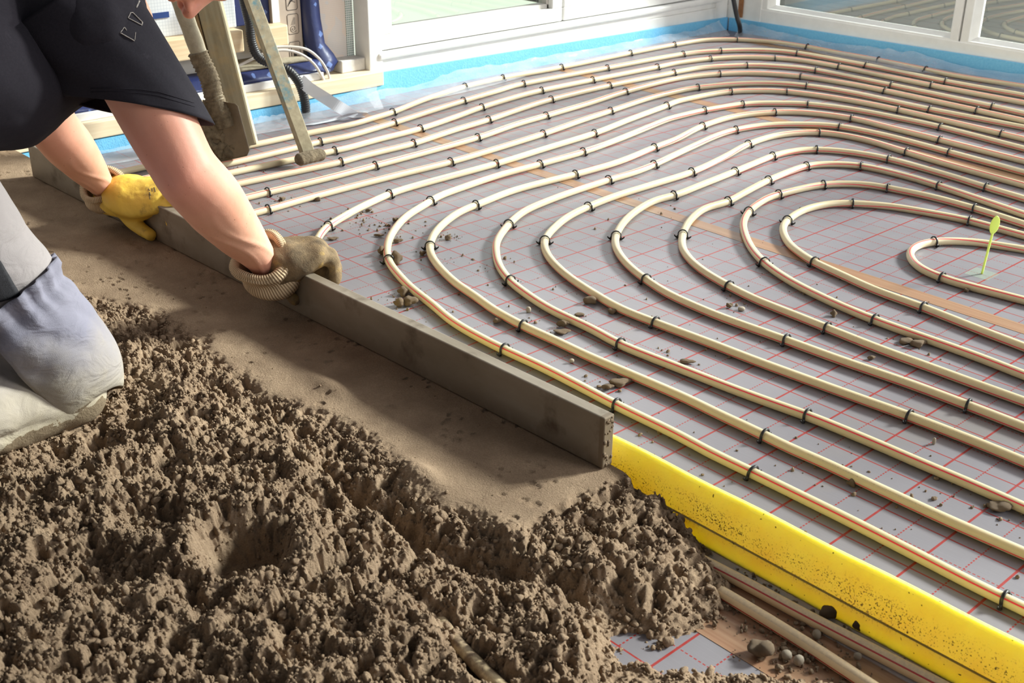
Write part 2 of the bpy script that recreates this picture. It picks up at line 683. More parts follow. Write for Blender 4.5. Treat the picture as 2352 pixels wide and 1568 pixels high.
M['brown_trim'] = simple('brown_wood_strip', srgb(150, 100, 60), 0.6, 60, 0.2)
t = NT('cement_stained_plank')
co = t.coord()
g = t.noise(t.scale(co, (50, 50, 4)), 1.0, 5)
c = t.ramp(g, [(0.3, srgb(150, 138, 112)), (0.7, srgb(190, 180, 156))])
k = t.noise(co, 14, 5)
c = t.mix(t.math('MULTIPLY', t.math('SUBTRACT', k, 0.5, clamp=True), 4, clamp=True), c, srgb(196, 170, 126))
t.color(c).set(Roughness=0.8)
t.bump(t.noise(co, 70, 5), 0.3, 0.002)
M['plank'] = t.m
M['plank_edge'] = simple('plank_edge', srgb(150, 124, 88), 0.85, 50, 0.18, (120, 0.4, 0.002))
t = NT('mortar_coat')
co = t.coord()
c = t.ramp(t.noise(co, 60, 6), [(0.3, srgb(88, 74, 56)), (0.7, srgb(138, 122, 98))])
t.color(c).set(Roughness=0.85)
t.bump(t.noise(co, 170, 6, 0.65), 0.9, 0.006)
M['mortar'] = t.m
M['mortar_pale'] = simple('dry_mortar', srgb(158, 148, 128), 0.88, 60, 0.15, (200, 0.6, 0.002))
M['blade'] = simple('muddy_steel', srgb(112, 96, 76), 0.5, 25, 0.22, (90, 0.25, 0.002))
t = NT('blue_painted_shaft')
co = t.coord()
k = t.noise(co, 30, 6, 0.7)
c = t.ramp(t.noise(co, 50, 5), [(0.3, srgb(140, 128, 104)), (0.7, srgb(176, 164, 138))])
hz = t.n('ShaderNodeSeparateXYZ')
t.l(co, hz.inputs[0])
hi = t.math('MULTIPLY', t.math('SUBTRACT', hz.outputs[2], 0.12, clamp=True), 3.0, clamp=True)
c = t.mix(t.math('MULTIPLY', t.math('MULTIPLY', t.math('SUBTRACT', k, 0.49, clamp=True), 7.0, clamp=True), t.math('GREATER_THAN', hi, 0.02)), c, srgb(96, 130, 138))
t.color(c).set(Roughness=0.75)
t.bump(t.noise(co, 160, 4), 0.3, 0.001)
M['shaft'] = t.m
M['lime'] = simple('lime_plastic', srgb(222, 248, 120), 0.4)
t = NT('terrace')
co = t.coord()
t.color(t.mix(t.noise(co, 1.2, 3), srgb(188, 202, 184), srgb(204, 214, 200))).set(Roughness=0.9)
M['terrace'] = t.m
t = NT('deck')
co = t.coord()
so = t.n('ShaderNodeSeparateXYZ')
t.l(co, so.inputs[0])
gap = t.math('LESS_THAN', t.math('PINGPONG', so.outputs[1], 0.06), 0.004)
t.color(t.mix(gap, srgb(60, 60, 55), srgb(24, 24, 22))).set(Roughness=0.8)
M['deck'] = t.m

# skin
t = NT('skin')
co = t.coord()
a = t.noise(co, 12, 4)
b = t.noise(co, 90, 4)
c = t.ramp(a, [(0.34, srgb(222, 162, 135)), (0.68, srgb(231, 178, 152))])
att = t.n('ShaderNodeAttribute', attribute_name='flush')
c = t.mix(t.math('MULTIPLY', att.outputs['Fac'], 0.5), c, srgb(224, 134, 118))
mole = t.math('GREATER_THAN', t.noise(co, 210, 0), 0.845)
c = t.mix(t.math('MULTIPLY', mole, 0.45), c, srgb(120, 78, 62))
t.color(c).set(Roughness=0.5)
t.b.inputs['Subsurface Weight'].default_value = 0.15
t.b.inputs['Subsurface Radius'].default_value = (0.012, 0.004, 0.002)
t.b.inputs['Subsurface Scale'].default_value = 0.8
t.bump(t.math('ADD', b, t.math('MULTIPLY', t.noise(co, 420, 3), 0.5)), 0.16, 0.0015)
M['skin'] = t.m
t = NT('dark_tshirt')
co = t.coord()
c = t.mix(t.noise(co, 300, 3), srgb(33, 31, 38), srgb(46, 43, 50))
dust = t.noise(co, 26, 6, 0.7)
c = t.mix(t.math('MULTIPLY', t.math('SUBTRACT', dust, 0.62, clamp=True), 1.6, clamp=True), c, srgb(84, 80, 90))
t.color(c).set(Roughness=0.9)
t.b.inputs['Specular IOR Level'].default_value = 0.2
t.bump(t.noise(co, 1400, 2), 0.25, 0.0008)
M['shirt'] = t.m
M['print'] = simple('worn_white_print', srgb(176, 168, 162), 0.85, 300, 0.4)


def cloth(name, c1, c2, mudz):
    t = NT(name)
    co = t.coord()
    c = t.mix(t.noise(co, 9, 4), c1, c2)
    smear = t.noise(co, 6, 5, 0.65)
    c = t.mix(t.math('MULTIPLY', t.math('SUBTRACT', smear, 0.58, clamp=True), 2.2, clamp=True), c, srgb(204, 188, 158))
    g = t.n('ShaderNodeNewGeometry')
    s = t.n('ShaderNodeSeparateXYZ')
    t.l(g.outputs['Position'], s.inputs[0])
    edge = t.math('ADD', s.outputs[2], t.math('MULTIPLY', t.math('SUBTRACT', t.noise(co, 14, 5, 0.6), 0.5), 0.12))
    dry = t.math('LESS_THAN', edge, mudz + 0.06)
    wet = t.math('LESS_THAN', edge, mudz)
    c = t.mix(t.math('MULTIPLY', t.math('SUBTRACT', 1.0, t.math('DIVIDE', t.math('SUBTRACT', edge, mudz, clamp=True), 0.12), clamp=True), 0.8), c, srgb(172, 160, 134))
    c = t.mix(t.math('MULTIPLY', wet, 0.85), c, srgb(116, 98, 76))
    t.color(c).set(Roughness=0.85)
    t.b.inputs['Specular IOR Level'].default_value = 0.25
    wr_ = t.noise(t.scale(co, (18, 18, 34)), 1.0, 3, 0.5, dist=1.2)
    t.bump(t.math('ADD', t.math('ADD', t.math('MULTIPLY', wr_, 4.0), t.math('MULTIPLY', t.noise(co, 900, 2), 0.4)), t.math('MULTIPLY', t.math('MULTIPLY', wet, t.noise(co, 260, 5, 0.7)), 3.0)), 0.5, 0.0022)
    return t.m


M['trousers'] = cloth('pale_grey_workwear', srgb(158, 150, 152), srgb(174, 166, 164), 0.075)
M['kneepad'] = cloth('grey_kneepad_fabric', srgb(124, 122, 138), srgb(148, 146, 160), 0.085)
M['cordura'] = simple('black_cordura', srgb(44, 43, 48), 0.8, 300, 0.3, (700, 0.4, 0.001))
t = NT('yellow_leather')
co = t.coord()
c = t.mix(t.noise(co, 22, 5), srgb(242, 202, 60), srgb(232, 196, 96))
k = t.noise(co, 26, 5, 0.65)
c = t.mix(t.math('MULTIPLY', t.math('SUBTRACT', k, 0.56, clamp=True), 5, clamp=True), c, srgb(150, 116, 60))
t.color(c).set(Roughness=0.6)
t.bump(t.noise(co, 60, 5), 0.4, 0.003)
M['leather'] = t.m
t = NT('muddy_glove')
co = t.coord()
k = t.noise(co, 30, 6, 0.65)
c = t.ramp(k, [(0.3, srgb(84, 68, 48)), (0.58, srgb(134, 112, 82)), (0.78, srgb(190, 156, 84))])
t.color(c).set(Roughness=0.85)
t.bump(t.noise(co, 420, 5, 0.7), 0.9, 0.002)
M['muddy'] = t.m
t = NT('knit_cuff')
uvn = t.n('ShaderNodeUVMap').outputs[0]
su = t.n('ShaderNodeSeparateXYZ')
t.l(uvn, su.inputs[0])
rib = t.math('SINE', t.math('MULTIPLY', su.outputs[1], 2 * PI * 74))
co = t.coord()
c = t.ramp(t.math('MULTIPLY_ADD', rib, 0.5, 0.5), [(0.1, srgb(150, 126, 98)), (0.6, srgb(214, 188, 154))])
mud = t.noise(co, 20, 5, 0.6)
gg = t.n('ShaderNodeNewGeometry')
c = t.mix(t.math('MULTIPLY', t.math('SUBTRACT', mud, 0.52, clamp=True), 4, clamp=True), c, srgb(112, 92, 68))
t.color(c).set(Roughness=0.95)
t.bump(rib, 0.45, 0.0015)
M['knit'] = t.m
M['hair'] = simple('short_brown_hair', srgb(70, 52, 38), 0.7, 200, 0.3)

# ================================================================== THE ROOM
floor = mk('floor', [(-1.9, -2.7, 0), (4.4, -2.7, 0), (4.4, 2.46, 0), (-1.9, 2.46, 0)], [(0, 1, 2, 3)], M['foil'], None, False)
tag(floor, 'grey foil floor panels with a printed red grid', 'floor', kind='structure')
tag(MB().box(-12, -1.97, -7, 2.45, -0.12, -0.06).build('ground_terrace', M['terrace']), 'bright pale terrace outside the left window', 'ground', kind='structure')
tag(MB().box(-12, 9, 2.6, 12, -0.12, -0.06).build('ground_deck', M['deck']), 'dull grey deck outside the right window', 'ground', kind='structure')

wl = MB().box(-1.97, -1.86, -2.7, 0.495, 0, 2.8).box(-1.97, -1.76, 0.495, 2.46, 2.5, 2.8).build('wall_left', M['wall'])
tag(wl, 'open timber-framed left wall', 'wall', kind='structure')
wr = MB().box(-1.97, 4.4, 2.36, 2.52, 2.5, 2.8).box(4.2, 4.4, 2.36, 2.52, 0, 2.5).build('wall_right', M['wall'])
tag(wr, 'wall around the right windows', 'wall', kind='structure')

# left window
f = MB()
f.box(-1.80, -1.722, 0.495, 2.36, 0.0, 0.096, 0.003)
f.box(-1.80, -1.726, 0.53, 2.30, 0.096, 0.116, 0.003)
f.box(-1.80, -1.714, 0.53, 2.30, 0.1165, 0.140, 0.008)
f.box(-1.799, -1.7205, 0.4955, 0.548, 0.002, 2.5, 0.003)
f.box(-1.799, -1.7205, 2.262, 2.3405, 0.002, 2.5, 0.003)
f.box(-1.80, -1.722, 0.495, 2.36, 2.44, 2.52, 0.004)
win1 = tag(f.build('window_1', M['white_frame']), 'white framed floor-length window in the left wall', 'window', kind='structure')
for (a, b, nm) in ((0.552, 1.374, 0), (1.384, 2.258, 1)):
    s = MB()
    s.box(-1.80, -1.732, a, b, 0.144, 0.192, 0.003)
    s.box(-1.80, -1.732, a, a + 0.046, 0.192, 2.43, 0.003)
    s.box(-1.80, -1.732, b - 0.05, b, 0.192, 2.43, 0.003)
    s.box(-1.80, -1.732, a, b, 2.38, 2.43, 0.003)
    sa = s.build('sash', M['white_frame'], win1)
    g = MB()
    g.box(-1.795, -1.752, a + 0.046, b - 0.05, 0.190, 0.208, 0.002)
    g.box(-1.795, -1.752, a + 0.046, a + 0.056, 0.19, 2.38, 0.002)
    g.box(-1.795, -1.752, b - 0.060, b - 0.05, 0.19, 2.38, 0.002)
    g.build('glazing_bead', M['seal'], sa)
    mk('pane', [(-1.776, a + 0.05, 0.2), (-1.776, b - 0.054, 0.2), (-1.776, b - 0.054, 2.39), (-1.776, a + 0.05, 2.39)], [(0, 1, 2, 3)], M['glass'], sa, False)
# right window
f = MB()
f.box(-1.722, 4.2, 2.342, 2.44, 0.0, 0.104, 0.003)
f.box(-1.7200, -1.552, 2.3405, 2.439, 0.002, 2.5, 0.003)
f.box(-1.722, 4.2, 2.342, 2.44, 2.44, 2.52, 0.004)
win2 = tag(f.build('window_2', M['white_frame']), 'white framed window row in the right wall', 'window', kind='structure')
for (a, b) in ((-1.558, -0.692), (-0.684, 0.52), (0.53, 1.74), (1.75, 2.96), (2.97, 4.18)):  # panes at the far right are out of view, added to admit the sun
    s = MB()
    for (x0, x1, z0, z1) in ((a, b, 0.098, 0.110), (a, a + 0.032, 0.106, 2.45), (b - 0.032, b, 0.106, 2.45), (a, b, 2.40, 2.45)):
        s.box(x0, x1, 2.345, 2.43, z0, z1, 0.003)
    sa = s.build('sash', M['white_frame'], win2)
    b2 = MB()
    b2.add([(a + .032, 2.352, .108), (b - .032, 2.352, .108), (b - .05, 2.380, .124), (a + .05, 2.380, .124),
            (a + .032, 2.352, 2.40), (b - .032, 2.352, 2.40), (b - .05, 2.380, 2.385), (a + .05, 2.380, 2.385)],
           [(0, 1, 2, 3), (0, 3, 7, 4), (1, 5, 6, 2), (4, 7, 6, 5)])
    b2.build('glazing_bead', M['white_frame'], sa)
    mk('pane', [(a + .046, 2.379, .12), (b - .046, 2.379, .12), (b - .046, 2.379, 2.39), (a + .046, 2.379, 2.39)], [(0, 1, 2, 3)], M['glass'], sa, False)

# blue edge foam
def foam(name, pts, th, label):
    """pts: (x, y, top z) along the wall face; th: offset to the wall side"""
    r = [[(x, y, 0.0005), (x, y, zt), (x + th[0], y + th[1], zt), (x + th[0], y + th[1], 0.0005)] for x, y, zt in pts]
    return tag(MB().loft(r).build(name, M['blue']), label, 'foam strip')


foam('edge_foam', [(-1.710, y, 0.079 - 0.027 * (y - 0.53) / 1.8) for y in np.linspace(0.535, 2.335, 12)], (-0.0105, 0), 'blue foam edge strip along the floor under the left window')
foam('edge_foam', [(x, 2.330, 0.052 + 0.016 * min(1, (x + 1.7) / 1.3)) for x in np.linspace(-1.70, 4.1, 26)], (0, 0.0105), 'blue foam edge strip along the floor under the right windows')
foam('edge_foam', [(-1.688, y, 0.040) for y in np.linspace(-1.9, 0.528, 14)], (-0.012, 0), 'blue foam edge strip under the pale timber plate')


# thin plastic film crumpled along the edges
def film(name, S, label, seed):
    """S: list of (foot point on floor, top point at wall) pairs"""
    n = 90
    S = np.array(S, float)
    u = np.linspace(0, len(S) - 1, n)
    A = np.stack([np.interp(u, range(len(S)), S[:, 0, k]) for k in range(3)], 1)
    B = np.stack([np.interp(u, range(len(S)), S[:, 1, k]) for k in range(3)], 1)
    m = 14
    V = []
    for i in range(n):
        for j in range(m):
            w = j / (m - 1)
            p = A[i] * (1 - w) + B[i] * w
            sag = 0.022 * w * (1 - w)
            nz = (fbm(np.array([i * .22 + j * .3]), np.array([j * .45 + i * .04]), seed, 3)[0]) * 0.034 * (0.35 + w)
            V.append((p[0] + nz * 0.5 * w, p[1] + nz * 0.3 * w, max(0.002 + 0.002 * w, p[2] - sag * w + abs(nz) * (0.8 if w > .05 else 0.2))))
    F = [(i * m + j, (i + 1) * m + j, (i + 1) * m + j + 1, i * m + j + 1) for i in range(n - 1) for j in range(m - 1)]
    return tag(mk(name, V, F, M['film']), label, 'plastic film')


film('plastic_film', [((-1.60, 0.42, .002), (-1.67, .44, .03)), ((-1.57, .62, .002), (-1.685, .64, .022)), ((-1.585, .85, .002), (-1.69, .85, .040)),
                      ((-1.62, 1.1, .002), (-1.70, 1.1, .034)), ((-1.635, 1.45, .002), (-1.70, 1.45, .03)), ((-1.63, 1.8, .002), (-1.70, 1.8, .03)), ((-1.625, 2.1, .002), (-1.69, 2.1, .026)), ((-1.62, 2.24, .002), (-1.69, 2.25, .05))],
     'crumpled clear plastic film lying at the foot of the left window', 3)
film('plastic_film', [((-1.60, 2.24, .002), (-1.62, 2.31, .04)), ((-1.45, 2.22, .002), (-1.47, 2.315, .034)), ((-1.25, 2.24, .002), (-1.27, 2.318, .02)), ((-1.1, 2.2, .002), (-1.08, 2.318, .034)),
                      ((-.85, 2.2, .002), (-.85, 2.318, .038)), ((-.6, 2.24, .002), (-.6, 2.318, .024)), ((-.3, 2.24, .002), (-.3, 2.318, .028)), ((.2, 2.23, .002), (.2, 2.318, .03))],
     'crumpled clear plastic film lying at the foot of the right windows', 11)
film('plastic_film', [((-1.60, -.62, .002), (-1.675, -.62, .02)), ((-1.57, -.42, .002), (-1.672, -.40, .012)), ((-1.58, -.22, .002), (-1.672, -.24, .024)), ((-1.58, -.02, .002), (-1.674, 0, .016)), ((-1.57, .1, .002), (-1.672, .12, .018)), ((-1.56, .26, .002), (-1.672, .26, .03)), ((-1.58, .44, .002), (-1.672, .48, .05))],
     'crumpled clear plastic film along the timber plate behind the tools', 23)

# joint tape between the foil sheets
for (yc, w, lab) in ((0.345, 0.042, 'brown tape strip crossing the floor beneath the pipe loops'),
                     (1.268, 0.045, 'brown tape strip crossing the floor nearer the windows'),
                     (2.205, 0.04, 'short brown tape strip on the floor in the window corner'),
                     (-0.735, 0.15, 'wide brown tape beneath the two dusty pipes in front of the yellow strip')):
    x0, x1 = (-1.68, 1.9)
    if yc > 2: x0, x1 = -1.5, -0.9
    if yc < 0: x0, x1 = 0.45, 1.9
    tag(MB().box(x0, x1, yc - w / 2, yc + w / 2, 0.0, 0.0006).build('joint_tape', M['tape']), lab, 'tape')

# ------------------------------------------------------------------ timber wall, insulation and its bits
def yz(px, py, x):
    p = atx(px, py, x)
    return p[1], p[2]


tag(MB().box(-1.80, -1.690, -2.4, 0.527, 0.043, 0.089, 0.003).build('timber_plate', M['pine_y']), 'long pale pine sole plate along the left wall', 'timber')
tag(MB().box(-1.84, -1.715, -2.4, 0.315, 0.0895, 0.112, 0.002).build('white_batten', M['white_board']), 'white board strip lying on the pine sole plate', 'board')
tag(MB().box(-1.83, -1.755, -0.60, 0.068, 0.200, 0.264, 0.004).build('timber_nogging', M['pine_dim']), 'pine cross timber behind the leaning plank and shovel', 'timber')
tag(MB().box(-1.83, -1.755, 0.120, 0.224, 0.198, 0.262, 0.006).build('timber_nogging', M['pine_dim']), 'short pine timber stub beside the cardboard insulation pack', 'timber')
# silver panel and blue sheets
tag(MB().box(-1.858, -1.800, -0.62, 0.075, 0.264, 1.3, 0.004).build('foil_insulation', M['silver']), 'silvery foil insulation panel behind the leaning plank', 'insulation panel')
tag(MB().box(-1.7995, -1.797, -0.075, -0.032, 0.30, 1.2).build('blue_sheet', M['blue_sheet']), 'narrow plain blue sheet hanging beside the plank top', 'sheet')
tag(MB().box(-1.7995, -1.797, -0.30, -0.14, 0.318, 0.334).build('blue_tape', M['blue_sheet']), 'short blue tape strip on the silver panel beside the nose', 'tape')
# membrane: upright fold and ledge band
mem = []
for z, y0, y1, x in ((0.100, 0.330, 0.372, -1.752), (0.125, 0.318, 0.402, -1.76), (0.150, 0.312, 0.392, -1.768), (0.185, 0.306, 0.366, -1.775), (0.26, 0.302, 0.362, -1.785), (0.45, 0.300, 0.356, -1.79), (1.3, 0.300, 0.35, -1.79)):
    mem.append([(x - 0.02, y0, z), (x + 0.004, y0 + 0.012, z), (x + 0.010, (y0 + y1) / 2, z), (x, y1, z), (x - 0.004, y1, z), (x - 0.026, y0, z)])
tag(MB().loft(mem).build('vapour_membrane', M['membrane'], None, True), 'blue patterned membrane hanging as an upright fold by the cardboard pack', 'membrane')
led = [[(-1.722, y, 0.1125), (-1.735, y, 0.120 + 0.004 * math.sin(y * 20)), (-1.748, y, 0.138), (-1.80, y, 0.150), (-1.80, y, 0.113)] for y in np.linspace(-0.65, 0.325, 24)]
tag(MB().loft(led).build('vapour_membrane', M['membrane'], None, True), 'blue patterned membrane laid along the wall ledge above the white strip', 'membrane')
tag(MB().loft([[(-1.752, y, 0.1475 + 0.004 * math.sin(y * 31)), (-1.80, y, 0.157 + 0.003 * math.sin(y * 17)), (-1.855, y, 0.157), (-1.855, y, 0.13), (-1.76, y, 0.141)] for y in np.linspace(0.03, 0.30, 12)]).build('ledge_mortar', M['mortar_pale'], None, True),
    'grey mortar bed on the ledge under the cardboard pack', 'mortar')
tag(MB().box(-1.856, -1.81, 0.078, 0.196, 0.264, 1.3, 0.003).build('vapour_membrane', M['membrane']), 'blue patterned membrane panel between silver panel and cardboard pack', 'membrane')
# cardboard insulation pack with print
pack = tag(MB().box(-1.858, -1.798, 0.1965, 0.3005, 0.128, 1.3, 0.003).build('insulation_pack', M['cardboard']), 'grey printed cardboard insulation pack standing in the timber wall', 'insulation pack')
pap = MB().box(-1.7982, -1.7965, 0.197, 0.222, 0.263, 1.2).build('label_strip', M['white_paper'], pack)
pap['label'] = 'white label strip with upright black text'


def text(name, body, size, origin, right, up, mat, parent, extr=0.0003):
    cu = bpy.data.curves.new(name, 'FONT')
    cu.body = body
    cu.size = size
    cu.extrude = extr
    tmp = bpy.data.objects.new('tmp_text', cu)
    COL.objects.link(tmp)
    bpy.context.view_layer.update()
    me = bpy.data.meshes.new_from_object(tmp.evaluated_get(bpy.context.evaluated_depsgraph_get()))
    bpy.data.objects.remove(tmp)
    R, U = Vector(right).normalized(), Vector(up).normalized()
    N = R.cross(U)
    mm = Matrix(((R.x, U.x, N.x, origin[0]), (R.y, U.y, N.y, origin[1]), (R.z, U.z, N.z, origin[2]), (0, 0, 0, 1)))
    me.transform(mm)
    return link(name, me, mat, parent, False)


# text runs downwards on the pack, seen from the room
text('printed_text', 'la pose guide ventilatie', 0.016, (-1.7962, 0.203, 0.56), (0, 0, -1), (0, 1, 0), M['ink'], pap)
text('printed_text', 'voor la phase de sa', 0.017, (-1.7962, 0.2125, 0.525), (0, 0, -1), (0, 1, 0), M['ink'], pap)
text('printed_text', 'pour ventilateur la structure', 0.012, (-1.7975, 0.232, 0.56), (0, 0, -1), (0, 1, 0), M['ink'], pack)


def inkline(P, r=0.0008):
    return tube_rings(P, r, 5)


for (z0, z1, kind) in ((0.222, 0.282, 0), (0.294, 0.370, 1), (0.140, 0.198, 2)):
    b = MB()
    y0, y1 = 0.249, 0.288
    fx = -1.7975
    rr = [(fx, y0, z0 + .004), (fx, y0, z1 - .004), (fx, y0 + .004, z1), (fx, y1 - .004, z1), (fx, y1, z1 - .004), (fx, y1, z0 + .004), (fx, y1 - .004, z0), (fx, y0 + .004, z0), (fx, y0, z0 + .004)]
    b.loft(inkline(np.array(rr)))
    yc = (y0 + y1) / 2
    if kind == 0:
        b.loft(inkline(np.array([(fx, yc + .009 * math.cos(a) * a / 9, z0 + .016 + .009 * math.sin(a) * a / 9) for a in np.linspace(1, 12, 40)]), .0006))
        for k in range(6):
            b.loft(inkline(np.array([(fx, yc - .008 + .002 * k, z0 + .028 + .004 * k), (fx, yc + .008, z0 + .030 + .0035 * k)]), .0006))
    elif kind == 1:
        for k in range(5):
            b.loft(inkline(np.array([(fx, yc - .014 + .005 * k, z0 + .012 + .006 * k), (fx, yc - .004 + .004 * k, z0 + .03), (fx, yc + .012, z0 + .022 + .008 * k)]), .0008))
    else:
        b.box(fx, fx + .0008, yc - .004, yc + .006, z0 + .012, z0 + .03)
        b.loft(inkline(np.array([(fx, yc - .012, z0 + .01), (fx, yc - .012, z0 + .04), (fx, yc + .014, z0 + .04)]), .0012))
    b.build('printed_pictogram', M['ink'], pack)
# mesh board and green mesh strip, concrete block
mb_ = tag(MB().box(-1.858, -1.80, 0.357, 0.494, 0.09, 1.6, 0.002).build('plaster_board', M['meshboard']), 'pale mesh-covered board between blue membrane and window frame', 'board')
gm = MB().box(-1.7998, -1.7975, 0.466, 0.493, 0.115, 1.6).build('mesh_strip', M['greenmesh'], mb_)
gm['label'] = 'greenish glass-fibre mesh strip'
tag(MB().box(-1.83, -1.742, 0.402, 0.494, 0.0895, 0.128, 0.003).build('concrete_block', M['concrete']), 'pale concrete block on the timber plate beside the window frame', 'block')

# conduit and cables
pts = [atx(552, -60, -1.735), atx(560, 0, -1.735), atx(573, 55, -1.735), atx(579, 100, -1.73), atx(596, 133, -1.72), atx(630, 148, -1.70), atx(664, 163, -1.675), atx(684, 186, -1.664), atx(695, 212, -1.658), atx(701, 238, -1.655), (-1.655, atx(702, 255, -1.655)[1], 0.004)]
P = spline(pts, 0.0022)
rad = 0.0135 + 0.0009 * np.sign(np.sin(np.arange(len(P)) * 2 * PI / 3 + 0.3))
tag(tube('conduit', P, rad, M['black_rubber'], None, 14), 'black corrugated conduit curving down behind the leaning tools', 'conduit')
for q, lab in (((atx(545, 152, -1.745), atx(575, 138, -1.745), atx(610, 122, -1.735), atx(650, 115, -1.73), atx(690, 124, -1.72), atx(722, 148, -1.71), atx(745, 186, -1.71)), 'white cable arching out of the wall, the lower of two'),
               ((atx(600, 112, -1.752), atx(650, 107, -1.748), atx(700, 112, -1.73), atx(730, 132, -1.72), atx(750, 160, -1.715), atx(758, 184, -1.712)), 'pale grey cable arching out of the wall, the upper of two')):
    tag(tube('cable', spline(q, 0.006), 0.0042, M['cable_white'], None, 10), lab, 'cable')
# corner cable
cc = tag(tube('black_cable', spline([aty(1672, -70, 2.20), aty(1684, -5, 2.21), aty(1692, 35, 2.225), aty(1699, 60, 2.24), at(1700, 80, 0.0)], 0.01), 0.0095, M['black_rubber'], None, 12), 'thick black cable rising from the floor in the window corner', 'cable')
tag(MB().box(-1.66, -1.640, 2.332, 2.339, 0.06, 0.30).build('corner_strip', M['brown_trim']), 'thin brown wooden strip behind the cable in the window corner', 'strip')


# ribbon
def band(name, P, side, w, mat, label, cat):
    P = spline(P, 0.006)
    P, T, U, W = frames(P)
    V, F = [], []
    sd = Vector(side)
    for i, p in enumerate(P):
        s = np.array((sd - sd.dot(Vector(T[i])) * Vector(T[i])).normalized())
        nn = np.cross(T[i], s)
        for k in (-.5, .5):
            V.append(p + s * w * k + nn * .0004)
        for k in (.5, -.5):
            V.append(p + s * w * k - nn * .0004)
    for i in range(len(P) - 1):
        for j in range(4):
            a, b = i * 4 + j, i * 4 + (j + 1) % 4
            F.append((a, b, b + 4, a + 4))
    F.append((3, 2, 1, 0))
    return tag(mk(name, V, F, mat), label, cat)


def strip_pts(P, sides, w):
    P = spline(P, 0.006)
    V, F = [], []
    for i, p in enumerate(P):
        k = i / (len(P) - 1) * (len(sides) - 1)
        a = min(int(k), len(sides) - 2)
        sd = np.array(sides[a]) * (1 - k + a) + np.array(sides[a + 1]) * (k - a)
        sd /= np.linalg.norm(sd)
        t_ = P[min(i + 1, len(P) - 1)] - P[max(i - 1, 0)]
        nn = np.cross(t_, sd)
        nn /= np.linalg.norm(nn)
        V += [p - sd * w / 2 + nn * .0004, p + sd * w / 2 + nn * .0004, p + sd * w / 2 - nn * .0004, p - sd * w / 2 - nn * .0004]
    for i in range(len(P) - 1):
        for j in range(4):
            a, b = i * 4 + j, i * 4 + (j + 1) % 4
            F.append((a, b, b + 4, a + 4))
    F += [(3, 2, 1, 0), tuple(len(V) - 4 + q for q in range(4))]
    return V, F


rb = MB()
dn = tuple(ROT[:, 0] * .55 + ROT[:, 1] * .8)
fl_ = (0.55, 0.83, 0.03)
rb.add(*strip_pts([atx(690, 184, -1.655), atx(712, 203, -1.635), atx(745, 224, -1.60), atx(775, 243, -1.565), at(804, 260, 0.012), at(826, 270, 0.003)], [dn, dn, dn, fl_], 0.036))
rb.add(*strip_pts([at(826, 266, 0.0035), at(834, 260, 0.016), at(815, 259, 0.026), at(793, 266, 0.012), at(770, 274, 0.004), at(740, 281, 0.004), at(708, 287, 0.004)], [fl_, (0.5, 0.86, 0.05), (0.5, 0.86, 0.05), fl_, fl_], 0.030))
tag(rb.build('tape_ribbon', M['ribbon']), 'milky white tape ribbon curling from the timber plate onto the floor', 'tape')

# ------------------------------------------------------------------ leaning tools
def lean_basis(a, b):
    z = (Vector(b) - Vector(a)).normalized()
    return z


# plank
b0, b1 = at(568, 346, 0.0), atx(479, 0, -1.56)
zz = (Vector(b1) - Vector(b0)).normalized()
side = Vector(ROT[:, 0]); side = (side - side.dot(zz) * zz).normalized()
nn = zz.cross(side)
plank = MB().box(-0.034, 0.034, -0.013, 0.013, 0.012, 1.25, 0.006)
pm = Matrix(((side.x, nn.x, zz.x, b0[0]), (side.y, nn.y, zz.y, b0[1]), (side.z, nn.z, zz.z, b0[2]), (0, 0, 0, 1)))
po = tag(plank.build('leaning_plank', M['plank'], None), 'cement-stained wooden plank leaning against the wall behind the shovel', 'plank')
po.matrix_world = pm
ed = MB().box(-0.049, -0.036, -0.016, 0.012, 0.02, 1.25, 0.004).build('side_batten', M['plank_edge'], po)
# shovel
s0, s1 = at(533, 366, 0.02), atx(412, 0, -1.47)
hz0 = atx(497, 232, -1.40)
zz = (Vector(s1) - Vector(hz0)).normalized()
shv = empty('shovel', tuple(s0))
tag(shv, 'mortar-caked shovel leaning blade down beside the plank', 'shovel')
hp = [Vector(hz0) - zz * 0.05 + zz * s for s in np.linspace(0, 1.2, 90)]
hr = [0.0215 + 0.0006 * math.sin(i * 1.3) for i in range(90)]
ho = tube('handle', np.array(hp), hr, M['mortar_pale'], shv, 16)
low = tube('mortar_crust', np.array([Vector(hz0) - zz * 0.07 + zz * s + Vector((math.sin(s * 60) * .002, math.cos(s * 47) * .002, 0)) for s in np.linspace(0, .20, 60)]), [0.0235 + 0.0022 * abs(math.sin(i * .9)) + .0016 * math.sin(i * 2.3) for i in range(60)], M['mortar'], shv, 18)
low['label'] = 'dark lumpy mortar crust'
# blade: dished, rounded shoulders
bz = (Vector(hz0) - Vector(s0)); bl = bz.length; bz = bz.normalized()
bs = Vector(ROT[:, 0]); bs = (bs - bs.dot(bz) * bz).normalized(); bn = bs.cross(bz)
V, F = [], []
nu, nv = 22, 24
for layer in (0, 1):
    for i in range(nv):
        v = i / (nv - 1)
        hw = 0.082 * min(1, (0.30 + 0.95 * math.sin(min(1, (1 - v) / 0.28) * PI / 2))) * (0.86 + 0.14 * min(1, v / 0.08))
        for j in range(nu):
            u = (j / (nu - 1)) * 2 - 1
            z = v * bl * 1.02 + 0.012 * (1 - abs(u)) * (1 if v < .5 else 0) * 0
            d = 0.020 * (u * u) - 0.012 + layer * 0.003
            p = Vector(s0) + bz * z + bs * (u * hw - 0.028) + bn * d
            V.append(p)
N = nu * nv
for i in range(nv - 1):
    for j in range(nu - 1):
        a = i * nu + j
        F.append((a, a + 1, a + nu + 1, a + nu))
        F.append((N + a, N + a + nu, N + a + nu + 1, N + a + 1))
